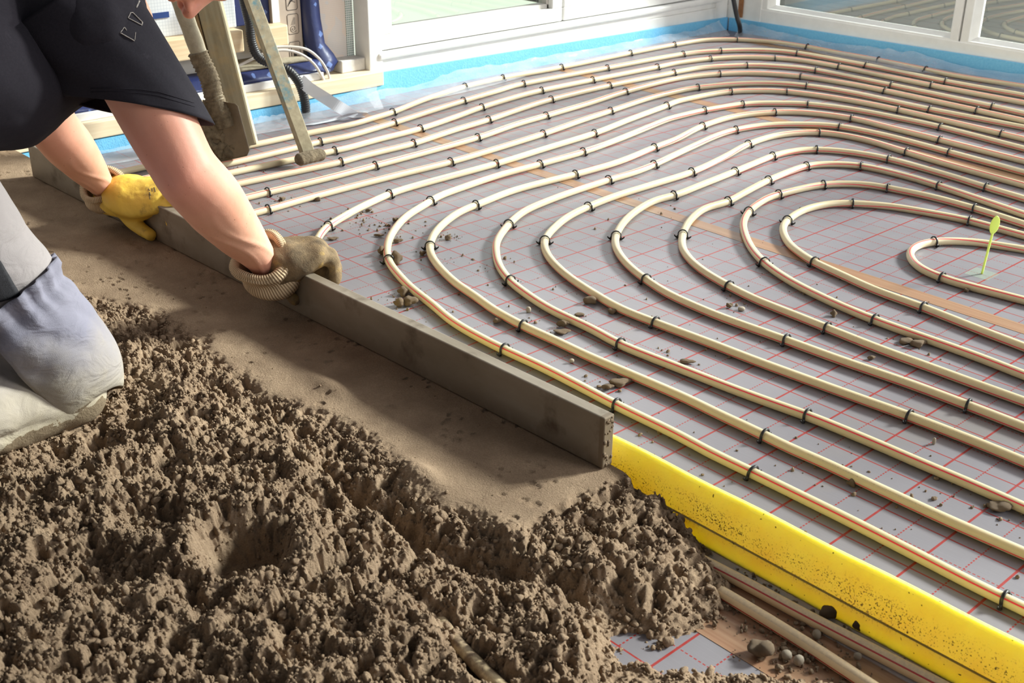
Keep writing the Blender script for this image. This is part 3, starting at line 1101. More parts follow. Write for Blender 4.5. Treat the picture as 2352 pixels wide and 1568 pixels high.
bd = [j for j in range(nu)] + [i * nu + nu - 1 for i in range(1, nv)] + [(nv - 1) * nu + j for j in range(nu - 2, -1, -1)] + [i * nu for i in range(nv - 2, 0, -1)]
for a, b in zip(bd, bd[1:] + bd[:1]):
    F.append((a, a + N, b + N, b))
mk('blade', V, F, M['blade'], shv)
# mortar stuck on the blade
b = MB()
for (u, v, r) in ((-.05, .72, .032), (-.02, .86, .026), (.012, .92, .018), (-.045, .5, .026), (-.03, .22, .02), (-.01, .12, .017), (-.06, .92, .024), (-.055, .35, .02), (-.02, .6, .022), (.012, .2, .010), (-.015, .4, .012)):
    c = Vector(s0) + bz * (v * bl) + bs * u - bn * 0.008
    rings = []
    for th in np.linspace(0.05, PI - .05, 9):
        rings.append([c + bn * (-0.45 * r * math.cos(th)) + (bs * math.cos(a) + bz * math.sin(a)) * r * math.sin(th) * (1 + .3 * math.sin(3 * a + 9 * u + 31 * v) + .15 * math.sin(7 * a)) for a in np.linspace(0, 2 * PI, 22, endpoint=False)])
    b.loft(rings)
ml = b.build('mortar_lumps', M['mortar'], shv, True)
ml['label'] = 'wet mortar stuck to the blade'
# square shafted scraper
t0, t1 = at(708, 356, 0.03), atx(578, 0, -1.36)
zz = (Vector(t1) - Vector(t0)).normalized()
# turn the square section so one corner faces the camera
view = Vector(ROT[:, 0])
sx = (view - view.dot(zz) * zz).normalized()
sy = zz.cross(sx)
ca, sa_ = math.cos(R_ := math.radians(28)), math.sin(R_)
ax, ay = sx * ca + sy * sa_, -sx * sa_ + sy * ca
scr = empty('scraper', tuple(at(712, 370, 0)))
tag(scr, 'long square-shafted scraper with a mortar-covered head standing on the pipes', 'scraper')
pm = Matrix(((ax.x, ay.x, zz.x, t0[0]), (ax.y, ay.y, zz.y, t0[1]), (ax.z, ay.z, zz.z, t0[2]), (0, 0, 0, 1)))
sh = MB().box(-0.0165, 0.0165, -0.0165, 0.0165, -0.005, 1.15, 0.002).build('shaft', M['shaft'], None)
sh.parent = scr
sh.matrix_parent_inverse = Matrix.Translation(-Vector(scr.location)) @ pm
h0, h1 = np.array(at(683, 368, 0.036)), np.array(at(742, 354, 0.036))
P = spline([h0, h0 * .5 + h1 * .5 + np.array([0, 0, .001]), h1], 0.002)
rr = np.array([0.0185 * min(1, 0.74 + min(i, len(P) - 1 - i) * .08) * (1 + .015 * math.sin(i * .8)) for i in range(len(P))])
tube('head', P, rr, M['mortar'], scr, 16, 0.9)

# ================================================================== HEATING PIPES
PR = 0.0086


def cA(*q): return [(800 + x / 2.904, y / 2.904) for x, y in q]
def cB(*q): return [(1552 + x / 2.904, y / 2.904) for x, y in q]
def cC(*q): return [(560 + x / 2.614, 400 + y / 2.614) for x, y in q]
def cD(*q): return [(1552 + x / 2.614, 400 + y / 2.614) for x, y in q]
def cE(*q): return [(1552 + x / 2.614, 968 + y / 2.614) for x, y in q]
def cG(*q): return [(1800 + x / 5.8075, 980 + y / 5.8075) for x, y in q]


# traced runs, each from its right (window) end; stripe angle at start/end in degrees (0 = top, + = left of travel)
RUNS = []
RUNS.append(('T', cB((2323, 575), (1900, 510), (1660, 462), (1345, 398), (1100, 355), (875, 312), (650, 280), (420, 265), (200, 268), (0, 297)) + cA((1880, 355), (1420, 450), (1035, 520), (790, 575), (650, 617), (500, 667), (290, 750), (150, 793), (0, 835)) + [(678, 312), (595, 330), (344, 381), (277, 396)], 25, -5))
RUNS.append(('T', cB((2323, 637), (1810, 545), (1275, 437), (810, 355), (550, 336), (300, 340), (46, 362)) + cA((1720, 455), (1165, 560), (1000, 605), (770, 672), (560, 737), (310, 817), (0, 907)) + [(730, 327), (532, 374), (360, 405), (306, 417)], 95, 20))
RUNS.append(('T', cB((2323, 687), (1705, 570), (1105, 449), (850, 405), (655, 388), (450, 382), (235, 392), (0, 422)) + cA((2050, 450), (1630, 534), (1280, 606), (1100, 652), (890, 716), (700, 785), (475, 860), (200, 931), (0, 985)) + [(770, 346), (545, 394)], 25, 0))
RUNS.append(('T', cB((2323, 757), (2110, 710), (1445, 570), (935, 470), (700, 445), (480, 437), (200, 450), (0, 482)) + cA((2165, 486), (1740, 571), (1345, 666), (1150, 726), (940, 797), (700, 870), (430, 958), (200, 1015), (0, 1065)) + [(779, 373), (560, 419)], 95, 20))
RUNS.append(('T', cB((2323, 807), (2020, 740), (1390, 605), (1100, 550), (845, 512), (560, 490), (290, 494), (0, 527)) + cA((1850, 611), (1600, 690), (1320, 772), (1100, 836), (865, 917), (500, 1020), (175, 1106), (0, 1152)) + [(740, 412), (618, 441), (585, 449)], 30, 30))
RUNS.append(('T', cB((2323, 850), (1685, 728), (1200, 625), (870, 573), (650, 556), (400, 560), (140, 585), (0, 611)) + cA((2000, 657), (1740, 743), (1550, 805), (1300, 893), (1000, 987), (690, 1078), (350, 1162), (0, 1250)) + [(700, 457), (613, 482), (596, 486)], 95, 20))
RUNS.append(('L', cB((2323, 927), (2165, 890), (1490, 735), (1100, 660), (755, 614), (550, 605), (360, 612), (200, 636), (0, 680)) + cA((2125, 705), (1880, 796), (1640, 890), (1300, 996), (975, 1096), (500, 1225)) + [(905, 442), (884, 450.5)] + [(846, 467.5), (802, 490), (770.7, 509), (758, 516), (742.5, 531), (731, 547), (726, 564), (728, 578), (734, 600), (746, 626)], 30, 55))
RUNS.append(('L', cB((2323, 992), (1770, 850), (1500, 792), (1200, 735), (880, 696), (650, 689), (450, 696), (190, 737), (0, 782)) + cA((2100, 808), (1800, 930), (1570, 1012), (1275, 1096), (1000, 1171), (750, 1255)) + [(1008, 451), (986, 464), (939, 493), (913.6, 517.5), (896, 545), (889.5, 571), (891, 591.5), (900, 611), (919, 635), (948, 664), (991, 697.5)] + cC((1250, 880), (1400, 970), (1570, 1056)) + [(1250, 845), (1350, 896), (1415, 930)] + cE((0, 75), (200, 182)) + [(1720, 1082), (1800, 1121), (1958, 1199), (2126, 1285)] + cE((1800, 983), (2010, 1085), (2091, 1124)), 95, -48))
RUNS.append(('L', cB((2323, 1075), (1770, 935), (1450, 856), (1180, 792), (900, 755), (665, 749), (400, 776), (180, 841), (0, 930)) + cA((2035, 987), (1800, 1081), (1525, 1161), (1400, 1192), (1100, 1272)) + [(1094, 471), (1060, 485), (1025.5, 508), (1000, 534), (989, 559), (989, 579), (1000, 601), (1018.6, 623.5), (1051, 653), (1094, 682)] + cC((1500, 813), (1680, 912), (1900, 1013), (2091, 1103)) + [(1560, 908), (1656, 954), (1753, 999)] + cG((0, 250), (530, 480), (1030, 715), (1860, 1098), (2323, 1308)) + [(2352, 1271)], 35, 252))
RUNS.append(('L', cB((2323, 1152), (1830, 1018), (1400, 905), (1085, 845), (850, 830), (600, 836), (390, 869), (260, 911), (139, 965)) + cA((2200, 1022), (2045, 1095), (1900, 1152), (1735, 1201)) + [(1305, 444), (1243, 467.5), (1202, 487)] + cC((1592, 300), (1522, 400), (1518, 490), (1540, 560), (1600, 640), (1700, 720), (1850, 815), (2091, 930)) + [(1430, 793)] + cD((0, 1155), (400, 1310), (810, 1458)) + cG((680, 0), (1200, 215), (1700, 432), (2323, 695)) + [(2275, 1132), (2352, 1166)], 95, -42))
RUNS.append(('L', cB((2323, 1235), (1900, 1120), (1550, 1018), (1250, 930), (965, 886), (700, 900), (490, 960), (300, 1060), (101, 1150)) + cA((2000, 1240), (1800, 1302)) + [(1358, 472), (1305, 498), (1270.5, 526), (1253, 549), (1252, 570), (1266, 597), (1296, 627), (1331, 653), (1374, 680), (1430, 711), (1517, 745.5), (1638, 791)] + cD((500, 1128), (1000, 1310), (1390, 1450)) + [(2202, 1000), (2280, 1031), (2352, 1061)], 35, 250))
RUNS.append(('L', cB((2323, 1325), (2070, 1250), (1800, 1166), (1415, 1061), (1150, 1015), (935, 999), (800, 1008), (650, 1041), (400, 1142), (200, 1222), (0, 1300)) + [(1511.6, 458), (1477, 474.5), (1451, 492.5), (1434, 509), (1421, 528), (1414, 547), (1415, 566), (1426, 588), (1451, 616), (1487, 644), (1534, 674), (1600, 705), (1672, 734), (1793, 777)] + cD( (1000, 1120), (1400, 1258), (1750, 1388), (2091, 1520)), 90, 255))
RUNS.append(('L', cB((2323, 1430), (1770, 1245), (1500, 1166), (1250, 1111), (1050, 1096), (860, 1112), (610, 1207), (340, 1347)) + [(1634, 473), (1605.6, 487.5), (1584.5, 507), (1573, 526)] + cD((42, 370), (42, 440), (90, 515), (180, 590), (325, 675), (494, 758), (764, 866), (1200, 1040), (1500, 1150), (1800, 1260), (2091, 1365)), 55, 256))
RUNS.append(('L', [(2352, 515)] + cD((1810, 212), (1550, 141), (1285, 86), (1100, 61), (870, 66), (600, 127), (500, 175), (437, 228), (407, 295), (420, 370), (460, 450), (540, 537), (700, 647), (950, 772), (1200, 877), (1500, 985), (1800, 1092), (2091, 1205)), 95, -48))
RUNS.append(('L', [(2352, 541)] + cD((1780, 285), (1600, 247), (1300, 196), (1050, 176), (900, 183), (760, 220), (670, 280), (645, 335), (680, 415), (750, 475), (830, 527), (1000, 607), (1200, 697), (1490, 803), (1800, 925), (2091, 1037)), 55, 258))
RUNS.append(('L', cD((2091, 452), (1850, 415), (1700, 403), (1555, 406), (1455, 430), (1410, 470), (1425, 520), (1480, 568), (1590, 618), (1750, 668), (2091, 757)), 95, -42))

ORD = ['first', 'second', 'third', 'fourth', 'fifth', 'sixth', 'seventh', 'eighth', 'ninth', 'tenth', 'eleventh', 'twelfth', 'thirteenth', 'fourteenth']


def pipe_mesh(name, P, mat, a0, a1, r=PR, n=18):
    P, T, U, W = frames(P)
    m = len(P)
    s = np.r_[0, np.cumsum(np.linalg.norm(np.diff(P, axis=0), axis=1))]
    ang = np.radians(a0 + (a1 - a0) * sst(0.30, 0.58, np.linspace(0, 1, m)))
    V, F, uvs = [], [], []
    for i in range(m):
        L = np.cross(U[i], T[i])     # left of travel
        for j in range(n):
            th = ang[i] + 2 * PI * j / n
            V.append(P[i] + r * (U[i] * math.cos(th) + L * math.sin(th)))
    for i in range(m - 1):
        for j in range(n):
            a, b = i * n + j, i * n + (j + 1) % n
            F.append((a, a + n, b + n, b))
            v0, v1 = j / n, (j + 1) / n
            uvs += [(s[i], v0), (s[i + 1], v0), (s[i + 1], v1), (s[i], v1)]
    me = bpy.data.meshes.new(name)
    me.from_pydata([tuple(v) for v in V], [], F)
    ul = me.uv_layers.new(name='UVMap')
    ul.data.foreach_set('uv', np.array(uvs, np.float32).ravel())
    return link(name, me, mat)


def extend(P, length, toward, at_end=True):
    if not at_end: P = P[::-1]
    d = P[-1] - P[-4]
    d /= np.linalg.norm(d)
    out = [P]
    p = P[-1].copy()
    tw = np.array(toward, float)
    for i in range(int(length / 0.012)):
        w = min(1, i / 40)
        v = d * (1 - w) + tw * w
        p = p + 0.012 * v / np.linalg.norm(v)
        out.append(p[None].copy())
    P = np.vstack(out)
    return P if at_end else P[::-1]


PATHS = []
for i, (kind, px, a0, a1) in enumerate(RUNS):
    W = np.array([at(x, y, PR + .0004) for x, y in px])
    P = spline(W, 0.012, 160 if i < 13 else 90)
    P = extend(P, 0.75, (1, -0.01, 0), False)
    if kind == 'T':
        P = extend(P, 0.35, (-0.35, -1, 0), True)
        P = P[P[:, 1] > -0.80]
    elif i == 6:
        P = extend(P, 0.3, (0.7, -0.7, 0), True)
        P = P[P[:, 1] > -0.80]
    else:
        P = extend(P, 0.75, (1, 0.0, 0), True)
    P[:, 2] = PR + 0.0004
    PATHS.append(P)
    if kind == 'T':
        lab = 'cream heating pipe with red stripe, %s pipe from the windows, without a loop' % ORD[i]
    elif i < 15:
        lab = 'cream heating pipe with red stripe, %s loop counted inward from the straightedge' % ORD[i - 6]
    else:
        lab = 'cream heating pipe forming the small innermost loop around the lime marker'
    o = pipe_mesh('heating_pipe', P, M['pipe'], a0, a1)
    tag(o, lab, 'pipe', 'heating pipes on the foil')

# two dusty pipes in front of the yellow strip, and a half-buried end
f1 = [at(x, y, PR) for x, y in ((1640, 1302), (1715, 1341), (1850, 1414), (2000, 1492), (2150, 1570), (2300, 1650))]
f2 = [at(x, y, PR) for x, y in ((1630, 1345), (1720, 1398), (1850, 1478), (1985, 1566), (2120, 1655))]
for q, a, lab in ((f1, -52, 'dusty cream pipe running close along the foot of the yellow strip'), (f2, -104, 'dusty cream pipe farther from the yellow strip, coming out of the screed')):
    P = spline(q, 0.012, 10)
    P = extend(P, 0.8, (1, 0, 0), True)
    P = extend(P, 0.3, (-1, 0, 0), False)
    tag(pipe_mesh('heating_pipe', P, M['pipe_dusty'], a, a), lab, 'pipe', 'dusty pipes in the foreground')
P = spline([at(1010, 1425, .030), at(1050, 1478, .040), at(1110, 1540, .043), at(1180, 1605, .043), at(1260, 1660, .040)], .012, 6)
tag(pipe_mesh('heating_pipe', P, M['pipe_muddy'], 180, 180), 'muddy pipe end half buried in the crumbly screed', 'pipe')

# ------------------------------------------------------------------ clips
arc = [(math.sin(a) * 0.0108, 0.0100 + math.cos(a) * 0.0108) for a in np.radians(np.linspace(-100, 100, 21))]
prof = [(-0.0125, 0.0012), (-0.0112, 0.004)] + arc + [(0.0112, 0.004), (0.0125, 0.0012)]
C3 = np.array([(0, y, z) for y, z in prof])
rings = []
for k, p in enumerate(C3):
    tvec = C3[min(k + 1, len(C3) - 1)] - C3[max(k - 1, 0)]
    tvec /= np.linalg.norm(tvec)
    nrm = np.array([0, -tvec[2], tvec[1]])
    w = 0.0021
    hgt = 0.0012
    rings.append([p + np.array([a * w, 0, 0]) + nrm * b * hgt for a, b in ((-1, -1), (1, -1), (1.0, .5), (.5, 1), (-.5, 1), (-1, .5))])
arch_me = MB().loft(rings)
proto = arch_me.build('pipe_clip', M['clip'], None, True)
barbs = []
for s in (-1, 1):
    P = np.array([(0, s * 0.0118, 0.0016), (0, s * 0.0150, 0.0030), (0, s * 0.0178, 0.0052), (0, s * 0.0192, 0.0076)])
    b = MB().loft(tube_rings(P, [0.0026, 0.0021, 0.0016, 0.0011], 8))
    b.loft(tube_rings(np.array([(0, s * 0.0108, 0.0006), (0, s * 0.0118, 0.0045), (0, s * 0.0115, 0.007)]), [0.0030, 0.0024, 0.0016], 8))
    barbs.append(b.build('barb', M['clip'], proto, True))
first_clip = [True]


def place_clip(p, yaw, label, roll=0.0):
    if first_clip[0]:
        o = proto
        first_clip[0] = False
    else:
        o = proto.copy()
        COL.objects.link(o)
        for bb in barbs:
            c = bb.copy()
            COL.objects.link(c)
            c.parent = o
    o.location = (p[0], p[1], 0.0006)
    o.rotation_euler = (0, roll, yaw)
    tag(o, label, 'pipe clip', 'black clips holding the pipes')
    return o


CL = {
    0: cB((1660, 463), (1345, 400), (875, 312), (420, 268)) + cA((2175, 297), (1880, 356), (1420, 450), (1035, 520), (790, 577), (290, 750)) + [(679, 311)],
    1: cB((1810, 545), (1275, 435), (810, 355), (300, 338)) + cA((2230, 360), (1720, 455), (1165, 560), (770, 672), (310, 817)) + [(730, 325)],
    2: cB((1705, 570), (1105, 448), (655, 388), (235, 392)) + cA((2050, 450), (1630, 534), (1280, 606), (890, 716), (475, 860)) + [(770, 346)],
    3: cB((2110, 710), (1445, 570), (935, 472), (480, 438)) + cA((2165, 485), (1740, 571), (1345, 666), (940, 797), (430, 958)) + [(779, 371)],
    4: cB((2020, 740), (1390, 605), (845, 512), (290, 495)) + cA((1850, 611), (1320, 772), (865, 917), (175, 1106)) + [(618, 441)],
    5: cB((1685, 728), (870, 573), (140, 583)) + cA((1740, 742), (1300, 893), (690, 1078)) + [(613, 481)],
    6: cB((2165, 890), (1490, 735), (755, 614), (360, 613)) + cA((2125, 705), (1640, 890), (975, 1096), (245, 1296)) + cC((507, 317)),
    7: cB((1770, 850), (880, 696), (450, 695), (190, 736)) + cA((1570, 1012), (1275, 1096), (540, 1347)) + [(887, 600)] + cC((1575, 1056)) + [(1415, 930), (1735, 1086), (2315, 1373)],
    8: cB((1770, 935), (1180, 792), (665, 749), (180, 841)) + cA((2035, 987), (1525, 1161), (860, 1371)) + cC((1120, 428), (1675, 913)) + [(1752, 1000)],
    9: cB((1830, 1018), (1085, 845), (390, 869)) + cA((2045, 1097), (1735, 1201)) + [(1168, 514)] + cC((1600, 640)) + [(1430, 793)] + cD((805, 1458)),
    10: cB((1550, 1018), (965, 887), (490, 960), (101, 1150)) + cA((1610, 1377),) + cC((1810, 400)) + [(1505, 742)] + cD((1395, 1452)),
    11: cB((2070, 1250), (1415, 1061), (935, 999), (650, 1040), (400, 1143)) + cA((2180, 1300),) + [(1414, 543), (1482, 640)] + cD((665, 990), (1750, 1388)),
    12: cB((1770, 1245), (1250, 1111), (860, 1111), (610, 1206), (340, 1346)) + cD((40, 365), (325, 675), (910, 922)),
    13: cB((2005, 1394), (1430, 1256), (970, 1231), (660, 1293)) + cD((437, 226), (540, 536), (1195, 873)),
    14: cB((1970, 1475), (1165, 1354)) + cD((665, 280), (830, 527), (1485, 802)),
    15: cD((1555, 406), (1592, 617)),
}
for i, lst in CL.items():
    P = PATHS[i]
    items = []
    for (x, y) in lst:
        w = at(x, y, PR)
        k = int(np.argmin(np.linalg.norm(P[:, :2] - w[:2], axis=1)))
        items.append(k)
    items = sorted(set(items))
    for n_, k in enumerate(items):
        a, b = P[max(0, k - 2)], P[min(len(P) - 1, k + 2)]
        yaw = math.atan2(b[1] - a[1], b[0] - a[0]) + random.uniform(-.12, .12)
        if i < 6:
            lab = 'black clip on the %s pipe from the windows, %s clip from its right end' % (ORD[i], ORD[n_])
        elif i < 15:
            lab = 'black clip on the %s pipe loop from the straightedge, %s clip from its far end' % (ORD[i - 6], ORD[n_])
        else:
            lab = ['black clip on the small innermost pipe loop, on its far side', 'black clip on the small innermost pipe loop, on its near side'][n_ % 2]
        place_clip(P[k], yaw, lab, random.uniform(-.1, .1))

# ------------------------------------------------------------------ yellow joint strip
xs = np.linspace(-0.75, 2.0, 140)
r = []
for x in xs:
    wob = 0.0008 * math.sin(x * 6)
    top = 0.082 + 0.0008 * math.sin(x * 31)
    yb, yt = -0.664 + wob, -0.645 + wob
    r.append([(x, yb, 0.0008), (x, yb - .0014, .030), (x, yb + .0016, .0312), (x, yt - .004, top - .004), (x, yt, top), (x, yt + .005, top), (x, yt + .008, top - .003), (x, yb + .010, .0008)])
ys_ = tag(MB().loft(r).build('joint_strip', M['yellow'], None, False), 'yellow foam expansion strip standing on edge across the floor', 'foam strip')
r = [[(x, -0.702, 0.0010), (x, -0.702, 0.0022), (x, -0.668, 0.0030), (x, -0.668, 0.0012)] for x in xs]
ft = MB().loft(r).build('foot_flap', M['film'], ys_)
ft['label'] = 'clear film foot flap of the strip'

# ------------------------------------------------------------------ straightedge
pA, pB = np.array([-1.42, -0.735]), np.array([0.426, -0.6945])
L = np.linalg.norm(pB - pA)
yaw = math.atan2(pB[1] - pA[1], pB[0] - pA[0])
bd_ = MB().box(0, L, 0, 0.021, 0, 0.081, 0.002).build('straightedge', M['alu'])
bd_.location = (pA[0], pA[1], 0.0595)
bd_.rotation_euler = (0, 0, yaw)
tag(bd_, 'long cement-stained metal straightedge lying across the smoothed screed', 'straightedge')
# mortar caked on its near end
b = MB()
for k in range(26):
    z = random.uniform(.003, .078)
    yy = random.uniform(.002, .019)
    rr_ = random.uniform(.0016, .0036)
    rings = [[(L + .0002 + rr_ * .6 * (-math.cos(th)), yy + rr_ * math.sin(th) * math.cos(a), z + rr_ * math.sin(th) * math.sin(a)) for a in np.linspace(0, 2 * PI, 8, endpoint=False)] for th in np.linspace(.05, PI - .05, 6)]
    b.loft(rings)
b.build('mortar_crust', M['clod'], bd_, True)

# ------------------------------------------------------------------ lime marker
m0 = at(2255, 629, 0.0)
mk_ = empty('marker', tuple(m0))
tag(mk_, 'lime green leaf-topped height marker standing inside the innermost loop', 'marker')
up_ = (Vector(aty(2289, 500, m0[1] + .0)) - Vector(m0)).normalized()
mv = Vector(ROT[:, 0]); mv = (mv - mv.dot(up_) * up_).normalized(); mn = mv.cross(up_)
H = (Vector(aty(2289, 496, m0[1])) - Vector(m0)).length
tube('stem', np.array([Vector(m0) + up_ * h for h in np.linspace(.0008, H * .72, 12)]), 0.0024, M['lime'], mk_, 10)
rings = []
for th in np.linspace(0.02, PI - .02, 16):
    c = Vector(m0) + up_ * (H * 0.85 - math.cos(th) * H * 0.155)
    rings.append([c + mv * (0.0098 * math.sin(th) * math.cos(a)) + mn * (0.0016 * math.sin(a)) for a in np.linspace(0, 2 * PI, 16, endpoint=False)])
MB().loft(rings).build('leaf', M['lime'], mk_, True)
MB().box(m0[0] - .026, m0[0] + .026, m0[1] - .026, m0[1] + .026, .0003, .0009).build('base_pad', M['pad'], mk_)

# ================================================================== THE SCREED
def axis(segs):
    out = [segs[0][0]]
    for a, b, st in segs:
        n = max(1, int(round((b - a) / st)))
        out += list(np.linspace(a, b, n + 1)[1:])
    return np.array(out)


gx = axis([(-1.70, -0.75, 0.006), (-0.75, -0.35, 0.0032), (-0.35, 1.0, 0.00128), (1.0, 1.3, 0.006)])
gy = axis([(-2.2, -1.52, 0.010), (-1.52, -0.86, 0.00128), (-0.86, -0.70, 0.0025), (-0.70, -0.664, 0.002)])
GX, GY = np.meshgrid(gx, gy, indexing='ij')


def P2(px, py, z=0.05):
    p = at(px, py, z)
    return p[0], p[1]


# smooth strip drawn by the straightedge
edge_n = fbm(GX * 9, GY * 9, 3, 4) * 0.11
ybound = -0.892 - 0.10 * sst(-0.45, -0.75, GX) - 0.06 * sst(-0.95, -1.3, GX) + 0.05 * sst(0.42, 0.58, GX)
rough = sst(0.02, -0.045, (GY + edge_n) - ybound)
rough = np.maximum(rough, sst(0.44, 0.47, GX + edge_n * .3))
midrough = sst(0.05, -0.13, (GY + edge_n) - ybound)
# gentle relief
base = 0.058 - 0.004 * midrough + 0.058 * fbm(GX * 6, GY * 6, 8, 4) * midrough + 0.060 * fbm(GX * 16, GY * 16, 12, 3) * midrough
base += 0.010 * sst(-0.93, -1.0, GY) * sst(-1.2, -1.05, GY) + 0.012 * sst(-1.04, -1.14, GY) * sst(0.75, 0.5, GX)
REL = [  # px, py, radius x (m), radius y, depth
    (560, 1268, .058, .050, -.078), (1055, 1478, .016, .016, -.030), (1085, 1512, .016, .016, -.034), (1120, 1548, .018, .018, -.036), (1160, 1590, .02, .02, -.034), (345, 1195, .05, .03, -.026), (880, 1165, .05, .022, -.028), (985, 1225, .03, .02, -.024),
    (1295, 1330, .03, .016, -.034), (1470, 1385, .036, .02, -.036), (845, 1345, .012, .045, -.022), (1010, 1415, .05, .018, -.022),
    (705, 1000, .03, .018, -.016), (480, 890, .03, .02, -.02), (330, 960, .035, .03, -.018), (200, 1300, .08, .05, -.010), (160, 1080, .07, .04, -.012),
    (760, 1095, .03, .018, -.020), (820, 1130, .035, .020, -.026), (930, 1195, .04, .022, -.026), (1070, 1265, .035, .018, -.028), (1190, 1305, .035, .018, -.028), (1390, 1362, .04, .020, -.030), (640, 1040, .03, .018, -.014), (250, 1010, .03, .02, -.016), (420, 960, .03, .018, -.014),
    (1140, 1270, .02, .014, -.012), (700, 1480, .05, .03, -.012), (420, 1480, .04, .02, -.014),
    (960, 1100, .04, .02, .014), (1180, 1240, .05, .02, .014), (690, 1235, .016, .05, .016), (560, 1150, .05, .018, .014), (760, 900, .05, .02, .010),
    (1380, 1270, .04, .02, .012), (1560, 1300, .04, .03, .010), (900, 1420, .03, .03, .012), (1250, 1430, .05, .03, .010), (300, 1420, .06, .04, .012), (440, 1010, .04, .03, .012)]
for px, py, rx_, ry_, d in REL:
    cx_, cy_ = P2(px, py)
    q = ((GX - cx_) / rx_) ** 2 + ((GY - cy_) / ry_) ** 2
    base += d * (np.exp(-q ** 1.4 * 0.9) if d < 0 else np.exp(-q))
# right-hand slope of the heap, falling to the floor
eb = fbm(GX * 12, GY * 12, 21, 4) * 0.10
rx_edge = np.interp(GY, [-2.2, -1.3, -1.0, -0.93, -0.90, -0.86, -0.80, -0.73, -0.69, -0.66], [1.10, 0.98, 0.80, 0.735, 0.69, 0.705, 0.715, 0.712, 0.672, 0.64])
slope = sst(0.0, -0.135, GX + eb - rx_edge)
tongue = np.exp(-((GY + 0.99 - (GX - 0.70) * 0.85) / 0.07) ** 2) * sst(0.60, 0.68, GX) * sst(0.98, 0.84, GX)
_px, _py = P2(560, 1268)
pit_q = ((GX - _px) / .058) ** 2 + ((GY - _py) / .050) ** 2
rough = rough * (1 - 0.72 * np.exp(-pit_q ** 2 * .8))
midrough = midrough * (1 - 0.8 * np.exp(-pit_q ** 2 * .8))
base += 0.014 * np.exp(-((np.sqrt(pit_q) - 1.35) / .35) ** 2)
w = rough
lump = clods(GX + .012 * fbm(GX * 50, GY * 50, 41, 3), GY + .012 * fbm(GX * 50, GY * 50, 42, 3), 0.030, 101) * 0.42
lump2 = clods(GX + .006 * fbm(GX * 90, GY * 90, 43, 2), GY + .006 * fbm(GX * 90, GY * 90, 44, 2), 0.0135, 202) * 0.62
lump3 = clods(GX + .002 * fbm(GX * 200, GY * 200, 45, 2), GY, 0.0068, 303) * 0.80
lump4 = clods(GX, GY, 0.0038, 404) * 1.0
big = 0.55 + 0.9 * vnoise(GX * 8, GY * 8, 77)
pores = np.maximum(0, vnoise(GX * 62, GY * 62, 81) - 0.56) * 0.052 + np.maximum(0, vnoise(GX * 140, GY * 140, 82) - 0.55) * 0.030
grain = (h2(np.round(GX * 1e5), np.round(GY * 1e5), 83) - 0.5) * 0.0022 + (vnoise(GX * 330, GY * 330, 84) - 0.5) * 0.0030
detail = (lump * (0.35 + 0.65 * midrough) * big + lump2 + lump3 + lump4 + grain - pores) - 0.0165
h = base * slope + w * detail * (0.45 + 0.55 * slope) + (1 - w) * (0.0022 * fbm(GX * 45, GY * 45, 51, 3) + 0.0006 * (vnoise(GX * 500, GY * 500, 52) - .5))
# sparse pits on the smooth part
pit = clods(GX, GY, 0.017, 404)
h -= (1 - w) * np.where((pit > 0.0128) & (vnoise(GX * 14, GY * 14, 61) > 0.45), 0.0022, 0)
# crumbs thinning out over the bare foil at the lower right
thin = 0.004 + (lump + lump2 * .8 + lump3 * .8) * 1.05 - 0.010 + 0.014 * tongue
h = np.where(slope > .35, np.maximum(h, 0.006 + 0.4 * (lump3 + grain)), h)
h = np.where(slope < 0.02, -0.02, h)
h = np.maximum(h, np.where(tongue > 0.05, (thin + 0.010) * sst(0.05, 0.6, tongue + eb * 1.2) - 0.006, -0.02))
# under the straightedge and beyond: clean edge
back = sst(-0.664, -0.674, GY)
h = h * back - 0.004 * (1 - back)
flatb = sst(-0.71, -0.70, GY) * (1 - sst(0.40, 0.44, GX))
h = h * (1 - flatb) + np.minimum(h, 0.058) * flatb
# a dent where the knees press in
for kx, ky in ((-0.25, -1.17), (-0.66, -1.17)):
    q = ((GX - kx) / .10) ** 2 + ((GY - ky + .05) / .16) ** 2
    h = np.where(q < 2.2, h * (1 - np.exp(-q)) + np.minimum(h, 0.038) * np.exp(-q), h)
hx = h + 0
V = np.stack([GX, GY, hx], -1).reshape(-1, 3)
nx, ny = GX.shape
I = np.arange(nx * ny).reshape(nx, ny)
Q = np.stack([I[:-1, :-1], I[1:, :-1], I[1:, 1:], I[:-1, 1:]], -1).reshape(-1, 4)
keep = (hx.reshape(-1)[Q] > -0.0045).any(axis=1)
Q = Q[keep]
used = np.zeros(len(V), bool)
used[Q.ravel()] = True
remap = np.cumsum(used) - 1
V, Q = V[used], remap[Q]
# loose crumbs heaped on the rough part (part of the same uncountable mass)
bm = bmesh.new()
bmesh.ops.create_icosphere(bm, subdivisions=2, radius=1.0)
ico = np.array([v.co[:] for v in bm.verts])
icf = np.array([[v.index for v in f.verts] for f in bm.faces])
bm.free()
vars_ = []
for k in range(10):
    d = ico.copy()
    n3 = np.zeros(len(d))
    for q in range(14):
        dirn = RNG.normal(size=3)
        dirn /= np.linalg.norm(dirn)
        n3 += RNG.uniform(.1, .38) * np.maximum(0, d @ dirn - .55) / .45
    vars_.append(d * (0.70 + n3[:, None] + RNG.uniform(-.13, .13, (len(d), 1))))
bm = bmesh.new()
bmesh.ops.create_icosphere(bm, subdivisions=1, radius=1.0)
ic1 = np.array([v.co[:] for v in bm.verts])
if1 = np.array([[v.index for v in f.verts] for f in bm.faces])
bm.free()
gran = [ic1 * (0.95 + RNG.uniform(-.26, .26, (len(ic1), 1))) for _ in range(14)]
NC = 27000
cx_ = RNG.uniform(-0.75, 1.0, NC * 6)
